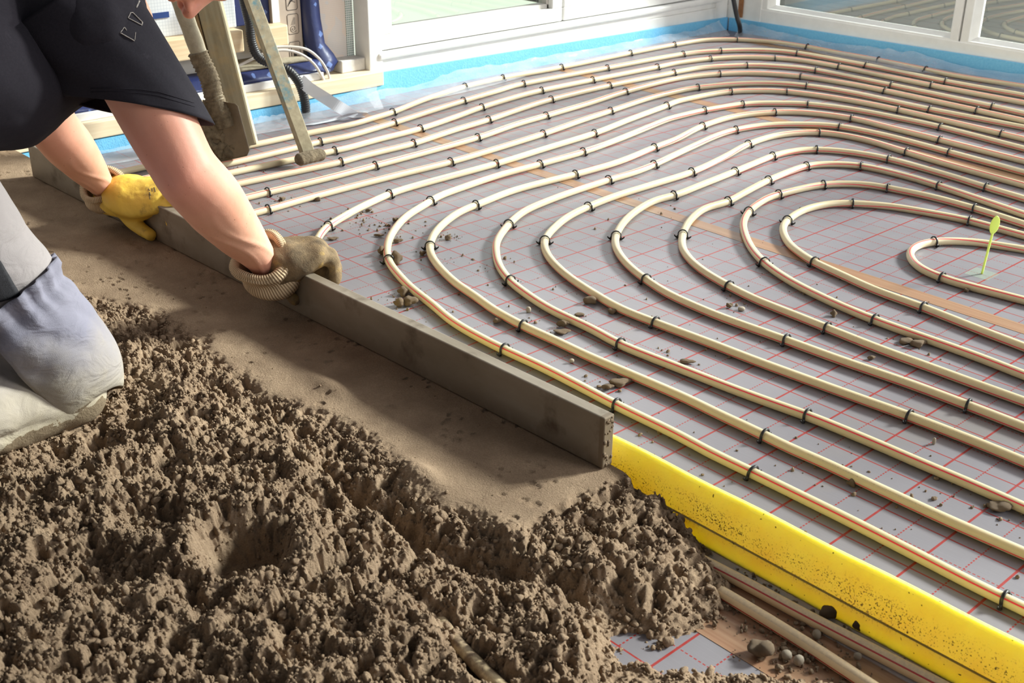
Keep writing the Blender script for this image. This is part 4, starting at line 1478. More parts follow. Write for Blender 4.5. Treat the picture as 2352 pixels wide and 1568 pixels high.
cy_ = RNG.uniform(-1.50, -0.67, NC * 6)
ixs = np.clip(np.searchsorted(gx, cx_), 0, nx - 1)
iys = np.clip(np.searchsorted(gy, cy_), 0, ny - 1)
hh, ww = h[ixs, iys], w[ixs, iys]
dv_ = np.stack([cx_ - CAM[0], cy_ - CAM[1], hh - CAM[2]], -1) @ ROT
ppx, ppy = 1176 + FPX * dv_[:, 0] / -dv_[:, 2], 784 - FPX * dv_[:, 1] / -dv_[:, 2]
dens = vnoise(cx_ * 55, cy_ * 55, 91)
ok = (hh > -0.002) & (RNG.random(NC * 6) < 0.012 + ww * np.clip(dens * 2.2 - .35, .1, 1)) & (ppx > -260) & (ppy < 1800) & (ppx < 2100)
cx_, cy_, hh, ww, dens = [q[ok][:NC] for q in (cx_, cy_, hh, ww, dens)]
print('granules', len(cx_))
CV, CF = [], []
off = 0
for k in range(len(cx_)):
    big_ = k % 9 == 0
    s = (0.0020 + 0.0030 * RNG.random() ** 2) if big_ else (0.0008 + 0.0016 * RNG.random())
    if ww[k] < .3: s *= .5
    d, f_ = (vars_[k % 10], icf) if big_ else (gran[k % 14], if1)
    a = RNG.uniform(0, 2 * PI)
    ca, sa = math.cos(a), math.sin(a)
    R2 = np.array([[ca, -sa, 0], [sa, ca, 0], [0, 0, 1]]) * s * RNG.uniform(.7, 1.3, 3)[:, None]
    CV.append(d @ R2.T + np.array([cx_[k], cy_[k], hh[k] + s * (0.45 + .5 * dens[k] * ww[k])]))
    CF.append(f_ + off)
    off += len(d)
CV, CF = np.concatenate(CV), np.concatenate(CF)
T3 = np.concatenate([Q[:, [0, 1, 2]], Q[:, [0, 2, 3]], CF + len(V)])
me = fast_mesh('wet_screed', np.concatenate([V, CV]), T3)
scd = link('wet_screed', me, M['screed'])
tag(scd, 'brown wet screed, smoothed beside the straightedge and crumbly in front', 'screed', kind='stuff')
print('screed verts', len(me.vertices))

# ------------------------------------------------------------------ mortar clods and stones on the floor
CLM = []
for k in range(7):
    bm = bmesh.new()
    bmesh.ops.create_icosphere(bm, subdivisions=3, radius=1.0)
    d3 = np.array([v.co[:] for v in bm.verts])
    f3 = np.array([[v.index for v in f.verts] for f in bm.faces])
    bm.free()
    n3 = np.zeros(len(d3))
    for q in range(34):
        dirn = RNG.normal(size=3)
        dirn /= np.linalg.norm(dirn)
        wd = RNG.uniform(.62, .93)
        n3 += RNG.uniform(-.16, .34) * np.maximum(0, d3 @ dirn - wd) / (1 - wd)
    d = d3 * (0.74 + n3[:, None] + RNG.uniform(-.05, .05, (len(d3), 1))) * RNG.uniform(.85, 1.2, 3)
    me = fast_mesh('mortar_lump', d, f3)
    me.materials.append(M['clod'])
    me.polygons.foreach_set('use_smooth', np.ones(len(me.polygons), bool))
    CLM.append(me)
STM = []
for k in range(3):
    d = np.sign(ico) * np.abs(ico) ** 0.8 * RNG.uniform(.7, 1.15, 3)
    me = fast_mesh('pebble', d, icf)
    me.materials.append(M['pale_stone'])
    STM.append(me)
CLODS = [  # px, py, half size (sx, sy, sz) in metres, stone?, label
    (872, 541, (.010, .004, .004), 0, 'dark oblong mortar chunk lying against the outside of the second loop'),
    (907, 506, (.006, .006, .006), 0, 'dark mortar lump peeking out behind the second loop, uppermost there'),
    (876, 578, (.008, .011, .010), 0, 'biggest dark mortar lump pressed against the outer bend of the second loop'),
    (913, 554, (.009, .007, .006), 0, 'brown mortar lump just inside the bend of the second loop'),
    (909, 596, (.014, .011, .012), 0, 'large mortar lump stuck over the clip at the bend of second loop'),
    (1029, 546, (.006, .006, .007), 0, 'upright brown crumb inside the third loop near scattered small crumbs'),
    (969, 583, (.006, .005, .005), 0, 'dark crumb beside the clip at the bend of the third loop'),
    (848, 483, (.007, .006, .005), 0, 'brown crumb on the foil just inside the first loop'),
    (762, 548, (.011, .009, .003), 0, 'flat mortar smear-lump inside the first loop above the near glove'),
    (917, 698, (.012, .010, .010), 0, 'mortar lump between straightedge and second loop, left of the pair'),
    (939, 694, (.013, .012, .012), 0, 'mortar lump touching the second loop near the straightedge, biggest of three'),
    (926, 672, (.011, .010, .008), 0, 'dark mortar lump under the edge of the second loop, uppermost of three'),
    (1356, 690, (.012, .008, .009), 0, 'dark jagged lump at the near edge of the fifth loop'),
    (1405, 716, (.009, .006, .005), 0, 'dark elongated lump under the fifth loop, right of the jagged lump'),
    (1295, 745, (.010, .005, .009), 0, 'dark upright chip leaning on the fourth loop'),
    (1287, 762, (.014, .011, .004), 0, 'flat grey-brown mortar flake lying before the fourth loop'),
    (1214, 713, (.006, .005, .006), 1, 'pale triangular stone between the third and fourth loops'),
    (1140, 738, (.007, .006, .006), 0, 'dark crumb at the lower edge of third loop above its clip'),
    (1313, 830, (.006, .005, .005), 1, 'pale stone between the second and third loops'),
    (1332, 722, (.009, .006, .003), 0, 'thin brown flake on the foil between fourth and fifth loops'),
    (1418, 880, (.016, .012, .006), 0, 'broad mortar flake beside the third loop above the straightedge end'),
    (1398, 889, (.009, .007, .006), 0, 'small mortar lump left of the broad flake near the straightedge end'),
    (1674, 703, (.006, .005, .006), 0, 'olive-brown crumb on the foil below the seventh loop'),
    (1703, 710, (.008, .006, .004), 1, 'pale broken chip right of the olive crumb below the seventh loop'),
    (1576, 831, (.012, .007, .004), 0, 'mortar flake lying along the upper edge of the fourth loop'),
    (1915, 722, (.006, .006, .006), 0, 'brown crumb between the seventh and eighth loops'),
    (2080, 783, (.012, .008, .006), 0, 'dark mortar chip under the eighth loop, left of the pair'),
    (2105, 791, (.013, .008, .007), 0, 'dark mortar chip under the eighth loop, right of the pair'),
    (2003, 822, (.006, .005, .005), 0, 'brown crumb on the foil between the sixth and seventh loops'),
    (2219, 668, (.005, .005, .005), 0, 'round dark crumb at the near edge of the innermost loop'),
    (2298, 1165, (.019, .013, .006), 0, 'big flat mortar flake by the fourth loop near the right picture edge'),
    (2145, 1015, (.0035, .003, .006), 1, 'small pale upright stone between the fourth and fifth loops'),
    (1956, 1111, (.006, .005, .005), 0, 'dark crumb in the shade of the third loop above the yellow strip'),
    (731, 458, (.006, .005, .006), 0, 'round mortar crumb on the sixth pipe from the windows'),
    (647, 458, (.006, .006, .005), 0, 'brown crumb between the fifth and sixth pipes beside the near arm'),
    (1875, 1461, (.0055, .005, .006), 1, 'grey stone between the two dusty pipes, the upper one'),
    (1969, 1511, (.006, .005, .006), 1, 'grey stone between the two dusty pipes, the lower one'),
    (1749, 1496, (.018, .013, .010), 0, 'mortar clump alone on the white foil below the dusty pipes'),
    (1806, 1509, (.007, .006, .006), 1, 'cream stone on the white foil right of the lone mortar clump'),
    (1834, 1521, (.008, .007, .008), 1, 'white pebble on the rubble edge below the dusty pipes'),
    (1902, 1408, (.010, .008, .009), 0, 'dark mortar lump at the foot of the yellow strip, biggest one'),
    (1970, 1440, (.007, .006, .007), 0, 'dark spiky mortar lump at the foot of the yellow strip'),
    (2107, 1505, (.005, .004, .010), 0, 'dark upright mortar crumb on the strip foot, farthest right'),
]
for k, (px, py, s, st, lab) in enumerate(CLODS):
    for od in ORD:
        lg = lab.replace(od + ' loop', od + ' loop from the straightedge') if (od + ' loop ') in lab + ' ' else lab
        if lg != lab and len(lg.split()) <= 16:
            lab = lg
            break
    p = at(px, py, s[2] * .6)
    me = (STM[k % 3] if st else CLM[k % 7])
    o = bpy.data.objects.new('pebble' if st else 'mortar_lump', me)
    COL.objects.link(o)
    o.location = (p[0], p[1], s[2] * 0.78 + (.0006 if not (py > 1380) else .002))
    o.scale = s
    o.rotation_euler = (0, 0, RZ + random.uniform(-.3, .3))
    tag(o, lab, 'stone' if st else 'mortar lump', 'stones on the floor' if st else 'mortar lumps on the floor')
# fine crumbs strewn over the foil
CV, CF, off = [], [], 0
spots = []
for (px, py, n, sp) in ((880, 520, 60, .09), (1040, 545, 26, .03), (940, 690, 40, .07), (820, 500, 30, .06), (1300, 750, 24, .10), (1100, 620, 26, .14), (1410, 885, 22, .05), (1600, 800, 22, .12), (1700, 690, 14, .06),
                        (2090, 788, 18, .04), (1900, 1090, 30, .14), (2100, 1150, 26, .2), (1720, 1150, 26, .12), (2290, 1165, 16, .05), (1400, 700, 30, .3), (660, 460, 26, .06), (560, 385, 18, .05), (1900, 700, 30, .25), (1500, 470, 20, .25), (1500, 1000, 16, .06), (650, 560, 26, .06),
                        (1800, 1470, 160, .06), (1880, 1530, 150, .06), (1950, 1400, 60, .03)):
    c = at(px, py, 0)
    for _ in range(n):
        spots.append((c[0] + RNG.normal() * sp * .6, c[1] + RNG.normal() * sp * .45))
for x in np.linspace(0.66, 1.25, 330):
    spots.append((x + RNG.normal() * .004, -0.680 + RNG.normal() * .006))
for (x, y) in spots:
    if y < -0.66 and x < .62: continue
    if -0.672 < y < -0.64 and x > .3: continue
    s = 0.0008 + 0.0024 * RNG.random() ** 3
    d = vars_[RNG.integers(10)]
    CV.append(d * s * RNG.uniform(.7, 1.3, 3) + np.array([x, y, s * .6 + (.002 if y < -.66 else 0)]))
    CF.append(icf + off)
    off += len(d)
me = fast_mesh('mortar_crumbs', np.concatenate(CV), np.concatenate(CF))
tag(link('mortar_crumbs', me, M['clod']), 'fine mortar crumbs and grit strewn over the floor foil', 'crumbs', kind='stuff')

# ================================================================== THE PERSON
def ell(name_none, P, ab, up=(0, 0, 1), n=20, cap=5):
    """closed lofted limb with elliptical sections and rounded ends; ab: list of (a, b) half widths (a along up-ish, b sideways)"""
    P = np.asarray(P, float)
    ab = np.asarray(ab, float)
    m = len(P)
    if m < 40:
        s = np.linspace(0, m - 1, 40)
        Pn = spline(np.hstack([P, ab]), 0.012, 0)
        P, ab = Pn[:, :3], Pn[:, 3:]
    T = np.gradient(P, axis=0)
    T /= np.linalg.norm(T, axis=1)[:, None]
    rings = []
    u0 = np.array(up, float)

    def basis(t):
        u = u0 - (u0 @ t) * t
        if np.linalg.norm(u) < 1e-3:
            u = np.array([0, 1.0, 0]) - t[1] * t
        u /= np.linalg.norm(u)
        return u, np.cross(t, u)
    ca = np.linspace(0, 2 * PI, n, endpoint=False)
    r0, r1 = ab[0].mean(), ab[-1].mean()
    for k in range(cap):
        th = (k + .5) / cap * PI / 2
        u, w = basis(T[0])
        c = P[0] - T[0] * r0 * 0.8 * math.cos(th)
        rings.append([c + math.sin(th) * (ab[0, 0] * np.cos(a) * u + ab[0, 1] * np.sin(a) * w) for a in ca])
    for i in range(len(P)):
        u, w = basis(T[i])
        rings.append([P[i] + ab[i, 0] * np.cos(a) * u + ab[i, 1] * np.sin(a) * w for a in ca])
    for k in range(cap - 1, -1, -1):
        th = (k + .5) / cap * PI / 2
        u, w = basis(T[-1])
        c = P[-1] + T[-1] * r1 * 0.8 * math.cos(th)
        rings.append([c + math.sin(th) * (ab[-1, 0] * np.cos(a) * u + ab[-1, 1] * np.sin(a) * w) for a in ca])
    return rings


def ball(c, r, n=14, m=10, M3=None):
    c = np.array(c, float)
    r = np.broadcast_to(np.array(r, float), (3,))
    R = np.eye(3) if M3 is None else M3
    return [[c + R @ (r * np.array([math.sin(th) * math.cos(a), math.sin(th) * math.sin(a), math.cos(th)])) for a in np.linspace(0, 2 * PI, n, endpoint=False)] for th in np.linspace(.12, PI - .12, m)]


def fuse(name, ringsets, voxel, mat, parent, smooth=6, sf=0.5):
    """union of closed lofts as one continuous skin"""
    b = MB()
    for r in ringsets: b.loft(r)
    me = bpy.data.meshes.new(name)
    me.from_pydata(b.V, [], b.F)
    bm = bmesh.new()
    bm.from_mesh(me)
    bmesh.ops.recalc_face_normals(bm, faces=bm.faces[:])
    bm.to_mesh(me)
    bm.free()
    o = bpy.data.objects.new(name, me)
    COL.objects.link(o)
    md = o.modifiers.new('r', 'REMESH')
    md.mode = 'VOXEL'
    md.voxel_size = voxel
    ms = o.modifiers.new('s', 'SMOOTH')
    ms.factor = sf
    ms.iterations = smooth
    bpy.context.view_layer.update()
    dg = bpy.context.evaluated_depsgraph_get()
    me2 = bpy.data.meshes.new_from_object(o.evaluated_get(dg))
    me2.name = name
    bpy.data.objects.remove(o)
    bpy.data.meshes.remove(me)
    me2.materials.clear()
    return link(name, me2, mat, parent)


def verts(o):
    a = np.empty(len(o.data.vertices) * 3, np.float32)
    o.data.vertices.foreach_get('co', a)
    return a.reshape(-1, 3).astype(float)


def normals(o):
    a = np.empty(len(o.data.vertices) * 3, np.float32)
    o.data.vertices.foreach_get('normal', a)
    return a.reshape(-1, 3).astype(float)


def setverts(o, v):
    o.data.vertices.foreach_set('co', v.astype(np.float32).ravel())
    o.data.update()


def bump_at(o, centers):
    """push the skin in or out around points: (point, radius, height)"""
    v, n = verts(o), normals(o)
    d = np.zeros(len(v))
    for c, r, hgt in centers:
        q = ((v - np.array(c)) ** 2).sum(1) / (r * r)
        d += hgt * np.exp(-q)
    setverts(o, v + n * d[:, None])


A = np.array
person = empty('person', (-0.42, -1.2, 0.05))
tag(person, 'person in black T-shirt and grey work trousers kneeling and pulling the straightedge', 'person')

# joints
shR, elR, wrR = A([-.405, -.955, .585]), A([-.300, -.905, .366]), A([-.350, -.745, .150])
shL, elL, wrL = A([-.80, -.955, .56]), A([-.868, -.885, .322]), A([-.966, -.755, .142])
hipR, knR, anR = A([-.37, -1.335, .485]), A([-.255, -1.165, .108]), A([-.21, -1.58, .075])
hipL, knL, anL = A([-.60, -1.32, .48]), A([-.665, -1.150, .112]), A([-.66, -1.58, .075])
pel, chest, neck = A([-.48, -1.36, .53]), A([-.60, -1.03, .575]), A([-.61, -.885, .650])
hc = A([-.588, -.679, .664])       # head centre


def lerp(a, b, t): return a * (1 - t) + b * t


def arm(sh, el, wr, out, k=1.0):
    """upper arm and forearm with muscle bulges"""
    up = [sh, lerp(sh, el, .35), lerp(sh, el, .7), lerp(sh, el, .93)]
    f1, f2, f3 = lerp(el, wr, .10), lerp(el, wr, .28), lerp(el, wr, .6)
    pts = up + [lerp(el, f1, .5), f2 + out * .004, f3, lerp(el, wr, .88), wr, wr + (wr - el) * .10]
    r = [.062, .060, .058, .054, .0545, .055, .046, .0345, .0315, .030]
    ab = [(x * k, x * k * (0.96 if i < 5 else (0.93 if i < 7 else 0.86))) for i, x in enumerate(r)]
    return ell(None, pts, ab, (1, 0, 0), 24)


sets = [arm(shR, elR, wrR, A([1, 0, 0])), arm(shL, elL, wrL, A([1, 0, 0]), .93)]
# trunk, neck
sets.append(ell(None, [pel, lerp(pel, chest, .5), chest, A([-.605, -.94, .60])], [(.098, .15), (.090, .135), (.095, .155), (.072, .150)], (0, 0, 1), 24))
sets.append(ell(None, [A([-.605, -.94, .615]), neck, A([-.597, -.79, .685])], [(.062, .066), (.055, .057), (.056, .056)], (0, 0, 1), 20))
sets += [ball(shR, .072), ball(shL, .068)]
# legs inside the trousers
for hp_, kn_, an_ in ((hipR, knR, anR), (hipL, knL, anL)):
    sets.append(ell(None, [hp_, lerp(hp_, kn_, .5), kn_], [(.082, .082), (.066, .066), (.052, .052)], (1, 0, 0), 18))
    sets.append(ell(None, [kn_ + A([0, -.01, -.01]), lerp(kn_, an_, .35), an_], [(.048, .048), (.052, .052), (.034, .034)], (1, 0, 0), 18))
    sets.append(ell(None, [an_, an_ + A([0, -.07, -.015]), an_ + A([0, -.13, -.03])], [(.034, .036), (.03, .042), (.018, .036)], (1, 0, 0), 14))
sets.append(ball(lerp(hipR, hipL, .5) + A([0, -.02, .0]), (.17, .11, .12)))
# head: face turned to the floor.  fwd = face direction, top = crown direction
fwd = A([.02, -.10, -1.0]); fwd /= np.linalg.norm(fwd)
top = A([.02, 1.0, -.10]); top -= (top @ fwd) * fwd; top /= np.linalg.norm(top)
rgt = np.cross(top, fwd)           # towards the person's side facing +x or -x
if rgt[0] < 0: rgt = -rgt
HB = np.stack([rgt, fwd, top], 1)   # local x side, y forward (face), z crown


def H(x, y, z): return hc + HB @ A([x, y, z])


def hball(p, r): return ball(H(*p), r, 16, 12, HB)


sets += [hball((0, -.012, .025), (.076, .098, .098)),            # skull
         hball((0, .022, -.035), (.064, .072, .078)),            # face mass
         hball((0, .058, -.098), (.030, .026, .022)),            # chin
         hball((.045, .02, -.07), (.022, .05, .032)), hball((-.045, .02, -.07), (.022, .05, .032)),   # jaw
         hball((.036, .066, -.026), (.024, .020, .020)), hball((-.036, .066, -.026), (.024, .020, .020)),  # cheek bones
         hball((0, .078, .028), (.050, .016, .012)),             # brow
         hball((0, .083, -.062), (.024, .014, .0075)), hball((0, .080, -.076), (.021, .013, .0085)),   # lips
         hball((0, .080, -.048), (.020, .012, .012))]            # upper lip
sets.append(ell(None, [H(0, .084, .016), H(0, .098, -.008), H(0, .113, -.030)], [(.009, .009), (.011, .010), (.0145, .013)], tuple(rgt), 14))   # nose ridge to tip
sets += [hball((.0125, .098, -.036), (.009, .013, .009)), hball((-.0125, .098, -.036), (.009, .013, .009))]
for s in (1, -1):
    sets.append(hball((s * .078, -.008, -.012), (.008, .020, .031)))   # ear
body = fuse('body', sets, 0.0042, M['skin'], person, 5)
# features pressed into the face and arms
bump_at(body, [(H(.0072, .108, -.046), .0052, -.006), (H(-.0072, .108, -.046), .0052, -.006),     # nostrils
               (H(0, .093, -.0695), .0075, -.0035), (H(.012, .092, -.0695), .006, -.003), (H(-.012, .092, -.0695), .006, -.003),
               (H(.032, .082, .004), .014, -.009), (H(-.032, .082, .004), .014, -.009),
               (H(0, .095, -.052), .004, -.002),
               (elR + A([.04, -.035, -.005]), .03, .005), (elL + A([.03, -.035, 0]), .025, .004),
               (lerp(elR, wrR, .22) + A([.05, .02, .0]), .045, .004), (lerp(elR, wrR, .45) + A([.02, -.05, .0]), .035, .002),
               (wrR + A([.026, -.008, .012]), .016, .003)])
# eyeballs are part of the head's look: closed lids suggested by rounded swellings
bump_at(body, [(H(.032, .080, .002), .010, .005), (H(-.032, .080, .002), .010, .005)])
v, n = verts(body), normals(body)
# veins and tendons on the forearms
dv = np.zeros(len(v))
for (el_, wr_, offs) in ((elR, wrR, (.3, 1.2, 2.3)), (elL, wrL, (.6, 1.8))):
    ax_ = (wr_ - el_) / np.linalg.norm(wr_ - el_)
    rel = v - el_
    tt = rel @ ax_ / np.linalg.norm(wr_ - el_)
    rad = rel - (rel @ ax_)[:, None] * ax_
    e1 = np.cross(ax_, A([0, 0, 1])); e1 /= np.linalg.norm(e1)
    e2 = np.cross(ax_, e1)
    ang = np.arctan2(rad @ e2, rad @ e1)
    near = (np.linalg.norm(rad, axis=1) < .09) & (tt > .05) & (tt < .98)
    for k, o_ in enumerate(offs):
        dd = np.angle(np.exp(1j * (ang - o_ - .5 * np.sin(tt * 5 + k))))
        dv += near * .0016 * np.exp(-(dd / .10) ** 2) * sst(.1, .3, tt)
setverts(body, v + n * dv[:, None])
v = verts(body)
fl = np.zeros(len(v))
for c, r in ((elR + A([.03, -.03, 0]), .075), (H(0, .105, -.035), .032), (H(0, .085, -.07), .02), (shR * .35 + elR * .65, .06), (elL, .05), (wrR, .05)):
    fl += np.exp(-((v - A(c)) ** 2).sum(1) / (r * r))
at_ = body.data.attributes.new('flush', 'FLOAT', 'POINT')
at_.data.foreach_set('value', np.clip(fl, 0, 1).astype(np.float32))

# hair: a short cap over the back of the skull
hs = [hball((0, -.026, .034), (.080, .096, .096)), hball((0, -.055, -.02), (.066, .060, .060))]
hair = fuse('hair', hs, 0.005, M['hair'], person, 3)
vh = verts(hair)
hl = (vh - hc) @ HB
setverts(hair, hc + (hl * np.where(hl[:, 1:2] > .03, .93, 1.0)) @ HB.T)

# ---- T-shirt
hemR = A([-.362, -.940, .456])
hemL = A([-.835, -.935, .475])
tor = ell(None, [A([-.45, -1.50, .52]), A([-.48, -1.36, .535]), A([-.53, -1.20, .535]), A([-.575, -1.06, .55]), A([-.60, -.95, .585]), A([-.605, -.885, .618])],
          [(.142, .20), (.140, .205), (.137, .20), (.140, .20), (.125, .195), (.088, .125)], (0, 0, 1), 40)


def sleeve(sh, hem, tiltv, r0, r1):
    sh, hem, nrm = A(sh), A(hem), A(tiltv)
    ax_ = (hem - sh) / np.linalg.norm(hem - sh)
    u = A([ROT[0, 0], ROT[1, 0], 0.0]); u -= (u @ ax_) * ax_; u /= np.linalg.norm(u)
    w = np.cross(ax_, u)
    n_ = 96
    ca = np.linspace(0, 2 * PI, n_, endpoint=False)
    Lh = np.linalg.norm(hem - sh)
    V, F = [], []
    S = np.linspace(-.15, 1, 44)
    for s in S:
        c = sh + ax_ * Lh * s
        k = max(s, 0)
        rr = r0 * (1 - k) + r1 * k
        for a in ca:
            fold = 1 + .055 * (abs(math.sin(a * 2.5 + 1.5 * s + .6)) ** .7 - .6) * (.35 + .65 * (1 - s)) + .02 * math.sin(a * 7 + s * 5)
            p = c + (u * 1.04 * math.cos(a) + w * .92 * math.sin(a)) * rr * fold
            off = ((hem - p) @ nrm) / (ax_ @ nrm)
            full = hem + u * 0
            # slide rings so that the last one lies in the hem plane
            base_off = ((hem - c) @ nrm) / (ax_ @ nrm)
            p = p + ax_ * (off - base_off) * k * k
            V.append(p)
    m_ = len(S)
    for i in range(m_ - 1):
        for j in range(n_):
            a, b_ = i * n_ + j, i * n_ + (j + 1) % n_
            F.append((a, a + n_, b_ + n_, b_))
    return V, F


shirt = fuse('t_shirt', [tor, ball((-.42, -.985, .600), (.105, .105, .085)), ball((-.78, -.975, .585), (.10, .10, .085))], 0.0055, M['shirt'], person, 8)
v, n = verts(shirt), normals(shirt)
# folds: long soft pleats across the trunk
s1 = v[:, 0] * 3.0 + v[:, 1] * 11 + 2.2 * fbm(v[:, 0] * 4 + v[:, 1] * 3, v[:, 2] * 5, 5, 3)
amp = .008 * sst(.70, .54, v[:, 2])
dd = amp * np.sin(s1 * 3.1) + .006 * fbm(v[:, 0] * 16 + 3, v[:, 1] * 16 + v[:, 2] * 14, 9, 4)
dd += .010 * np.exp(-((v[:, 2] - .40) / .05) ** 2)
v = v + n * dd[:, None]
setverts(shirt, v)
bm = bmesh.new()
bm.from_mesh(shirt.data)
for sh_, hm_, tv_, ra, rb_ in ((A([-.425, -1.0, .600]), hemR, A([-.25, .40, 1.0]), .104, .082), (A([-.775, -.99, .585]), hemL, A([-.25, .30, 1.0]), .098, .080)):
    V, F = sleeve(sh_, hm_, tv_, ra, rb_)
    bv = [bm.verts.new(Vector(p)) for p in V]
    for f_ in F: bm.faces.new([bv[k] for k in f_])
bmesh.ops.recalc_face_normals(bm, faces=bm.faces[:])
bm.to_mesh(shirt.data)
bm.free()
sol = shirt.modifiers.new('cloth', 'SOLIDIFY')
sol.thickness = .0026
sol.offset = -1
shirt.data.polygons.foreach_set('use_smooth', np.ones(len(shirt.data.polygons), bool))


def bvh_of(o):
    return BVHTree.FromPolygons([tuple(x) for x in verts(o)], [tuple(p.vertices) for p in o.data.polygons])


def hit(bvh, px, py):
    d = Vector(ray(px, py)).normalized()
    loc, nrm, idx, dist = bvh.ray_cast(Vector(CAM), d)
    if loc is None: return None
    if nrm.dot(d) > 0: nrm = -nrm
    return np.array(loc), np.array(nrm)


def stuck_line(name, bvh, pts, r, mat, parent, lift=.0006):
    """thin raised line printed or sewn on a surface"""
    P = []
    for (x0, y0), (x1, y1) in zip(pts, pts[1:]):
        for t_ in np.linspace(0, 1, 10):
            q = hit(bvh, x0 + (x1 - x0) * t_, y0 + (y1 - y0) * t_)
            if q is not None: P.append(q[0] + q[1] * lift)
    if len(P) < 3: return None
    P = np.array(P)
    P = P[np.r_[True, np.linalg.norm(np.diff(P, axis=0), axis=1) > 1e-4]]
    return tube_rings(P, r * (1 + .5 * np.abs(np.sin(np.arange(len(P)) * 1.7))), 6, .35)


bs_ = bvh_of(shirt)
b = MB()
for pts, r in (([(275, 75), (308, 94)], .0016), ([(276, 74), (284, 63)], .0008), ([(285, 62), (290, 70)], .0008), ([(309, 92), (311, 74)], .0005),
               ([(293, 41), (325, 58)], .0013), ([(293, 41), (299, 29)], .0010), ([(299, 29), (304, 29), (326, 51)], .0012), ([(325, 58), (326, 51)], .0010),
               ([(312, 18), (319, 2)], .0014)):
    q = stuck_line('p', bs_, pts, r, None, None)
    if q: b.loft(q)
if b.V:
    pr_ = b.build('worn_print', M['print'], person, True)
    pr_['label'] = 'worn white print remains on the sleeve'
b = MB()
for pts, r in (([(208, 203), (260, 202), (320, 205), (365, 211), (400, 222), (445, 236)], .0007), ([(208, 211), (260, 210), (320, 213), (362, 219), (398, 230), (447, 245)], .0005)):
    q = stuck_line('p', bs_, pts, r, None, None, .0003)
    if q: b.loft(q)
if b.V: b.build('hem_stitching', M['shirt'], person, True)

# ---- trousers
ts = []
for hp_, kn_, an_, sx_ in ((hipR, knR, anR, 1), (hipL, knL, anL, -1)):
    ts.append(ell(None, [hp_ + A([0, .0, .03]), lerp(hp_, kn_, .35) + A([0, .012, 0]), lerp(hp_, kn_, .7) + A([0, .012, 0]), kn_ + A([0, .004, .015])], [(.100, .108), (.086, .092), (.076, .080), (.069, .070)], (1, 0, 0), 28))
    ts.append(ell(None, [kn_ + A([0, .004, -.016]), kn_ + A([.004, -.10, -.018]), lerp(kn_, an_, .45) + A([0, 0, .01]), an_ + A([0, .03, .012])], [(.068, .068), (.074, .068), (.074, .066), (.056, .056)], (1, 0, 0), 28))
ts.append(ball(lerp(hipR, hipL, .5) + A([0, -.02, .02]), (.22, .155, .15), 24, 16))
trous = fuse('trousers', ts, 0.0055, M['trousers'], person, 7)
v, n = verts(trous), normals(trous)
kd = np.minimum(np.linalg.norm(v - knR, axis=1), np.linalg.norm(v - knL, axis=1))
wr_ = np.exp(-((kd - .17) / .07) ** 2)
dd = .0060 * wr_ * (np.abs(np.sin(v[:, 2] * 46 + v[:, 0] * 22 + 5 * fbm(v[:, 0] * 9, v[:, 1] * 9 + v[:, 2] * 6, 2, 3))) ** .6 - .6) * 1.6 + .010 * fbm(v[:, 0] * 9 + v[:, 1] * 5, v[:, 2] * 9 + v[:, 1] * 6, 14, 4)
low_ = sst(.10, .05, v[:, 2])
dd += low_ * .006 * fbm(v[:, 0] * 40, v[:, 1] * 40, 6, 3)
v = v + n * dd[:, None]
v[:, 2] = np.maximum(v[:, 2], .016)
setverts(trous, v)

# knee-pad pocket: stiff sleeve of cloth round the front and sides of the right knee
def kneepocket(kn_, hp_, name):
    ax_ = (hp_ - kn_) / np.linalg.norm(hp_ - kn_)
    front = A([.05, 1.0, .1]); front -= (front @ ax_) * ax_; front /= np.linalg.norm(front)
    side = np.cross(ax_, front)
    if side[0] < 0: side = -side
    nu_, nv_ = 60, 40
    V, F = [], []
    for lay in (0, 1):
        for j in range(nv_):
            tv = j / (nv_ - 1)              # 0 bottom at the floor, 1 top edge
            hgt = -.074 + .230 * tv
            for i in range(nu_):
                a = math.radians(-96 + 224 * i / (nu_ - 1))     # from inner side past the front to the outer side
                rb = .0865 * (1 - .34 * max(0, 1 - tv / .36) ** 2.2) + .0075 * tv
                gather = sst(.62, 1.0, A([tv]))[0]
                rr_ = rb + gather * .0055 * math.sin(a * 17 + 1.1 * math.sin(a * 5)) - .010 * math.exp(-((tv - .86) / .05) ** 2) * .6 + (.004 if tv > .93 else 0)
                rr_ += .004 * abs(math.sin(a * 2.1 + tv * 5)) * (1 - abs(2 * tv - 1)) + .005 * abs(math.sin(a * 4.5 - tv * 6)) * math.exp(-((tv - .6) / .2) ** 2)
                flare = .004 * (1 - tv) ** 2 * max(0, math.sin(a))
                rr_ += flare - lay * .0035
                lift = .034 * max(0, math.sin(a)) ** 1.2 * (1 - tv)       # outer lower corner stands clear of the ground
                V.append(kn_ + ax_ * (hgt + lift) + (front * math.cos(a) + side * math.sin(a)) * rr_)
    N_ = nu_ * nv_
    for j in range(nv_ - 1):
        for i in range(nu_ - 1):
            q = j * nu_ + i
            F.append((q, q + 1, q + nu_ + 1, q + nu_))
            F.append((N_ + q, N_ + q + nu_, N_ + q + nu_ + 1, N_ + q + 1))
    bd = [i for i in range(nu_)] + [j * nu_ + nu_ - 1 for j in range(1, nv_)] + [(nv_ - 1) * nu_ + i for i in range(nu_ - 2, -1, -1)] + [j * nu_ for j in range(nv_ - 2, 0, -1)]
    for q, w_ in zip(bd, bd[1:] + bd[:1]):
        F.append((q, q + N_, w_ + N_, w_))
    V = np.array(V)
    V[:, 2] = np.maximum(V[:, 2], .03)
    o = mk(name, V, F, M['kneepad'], person, True)
    o['label'] = 'grey gathered knee-pad pocket, muddy at the bottom'
    return o


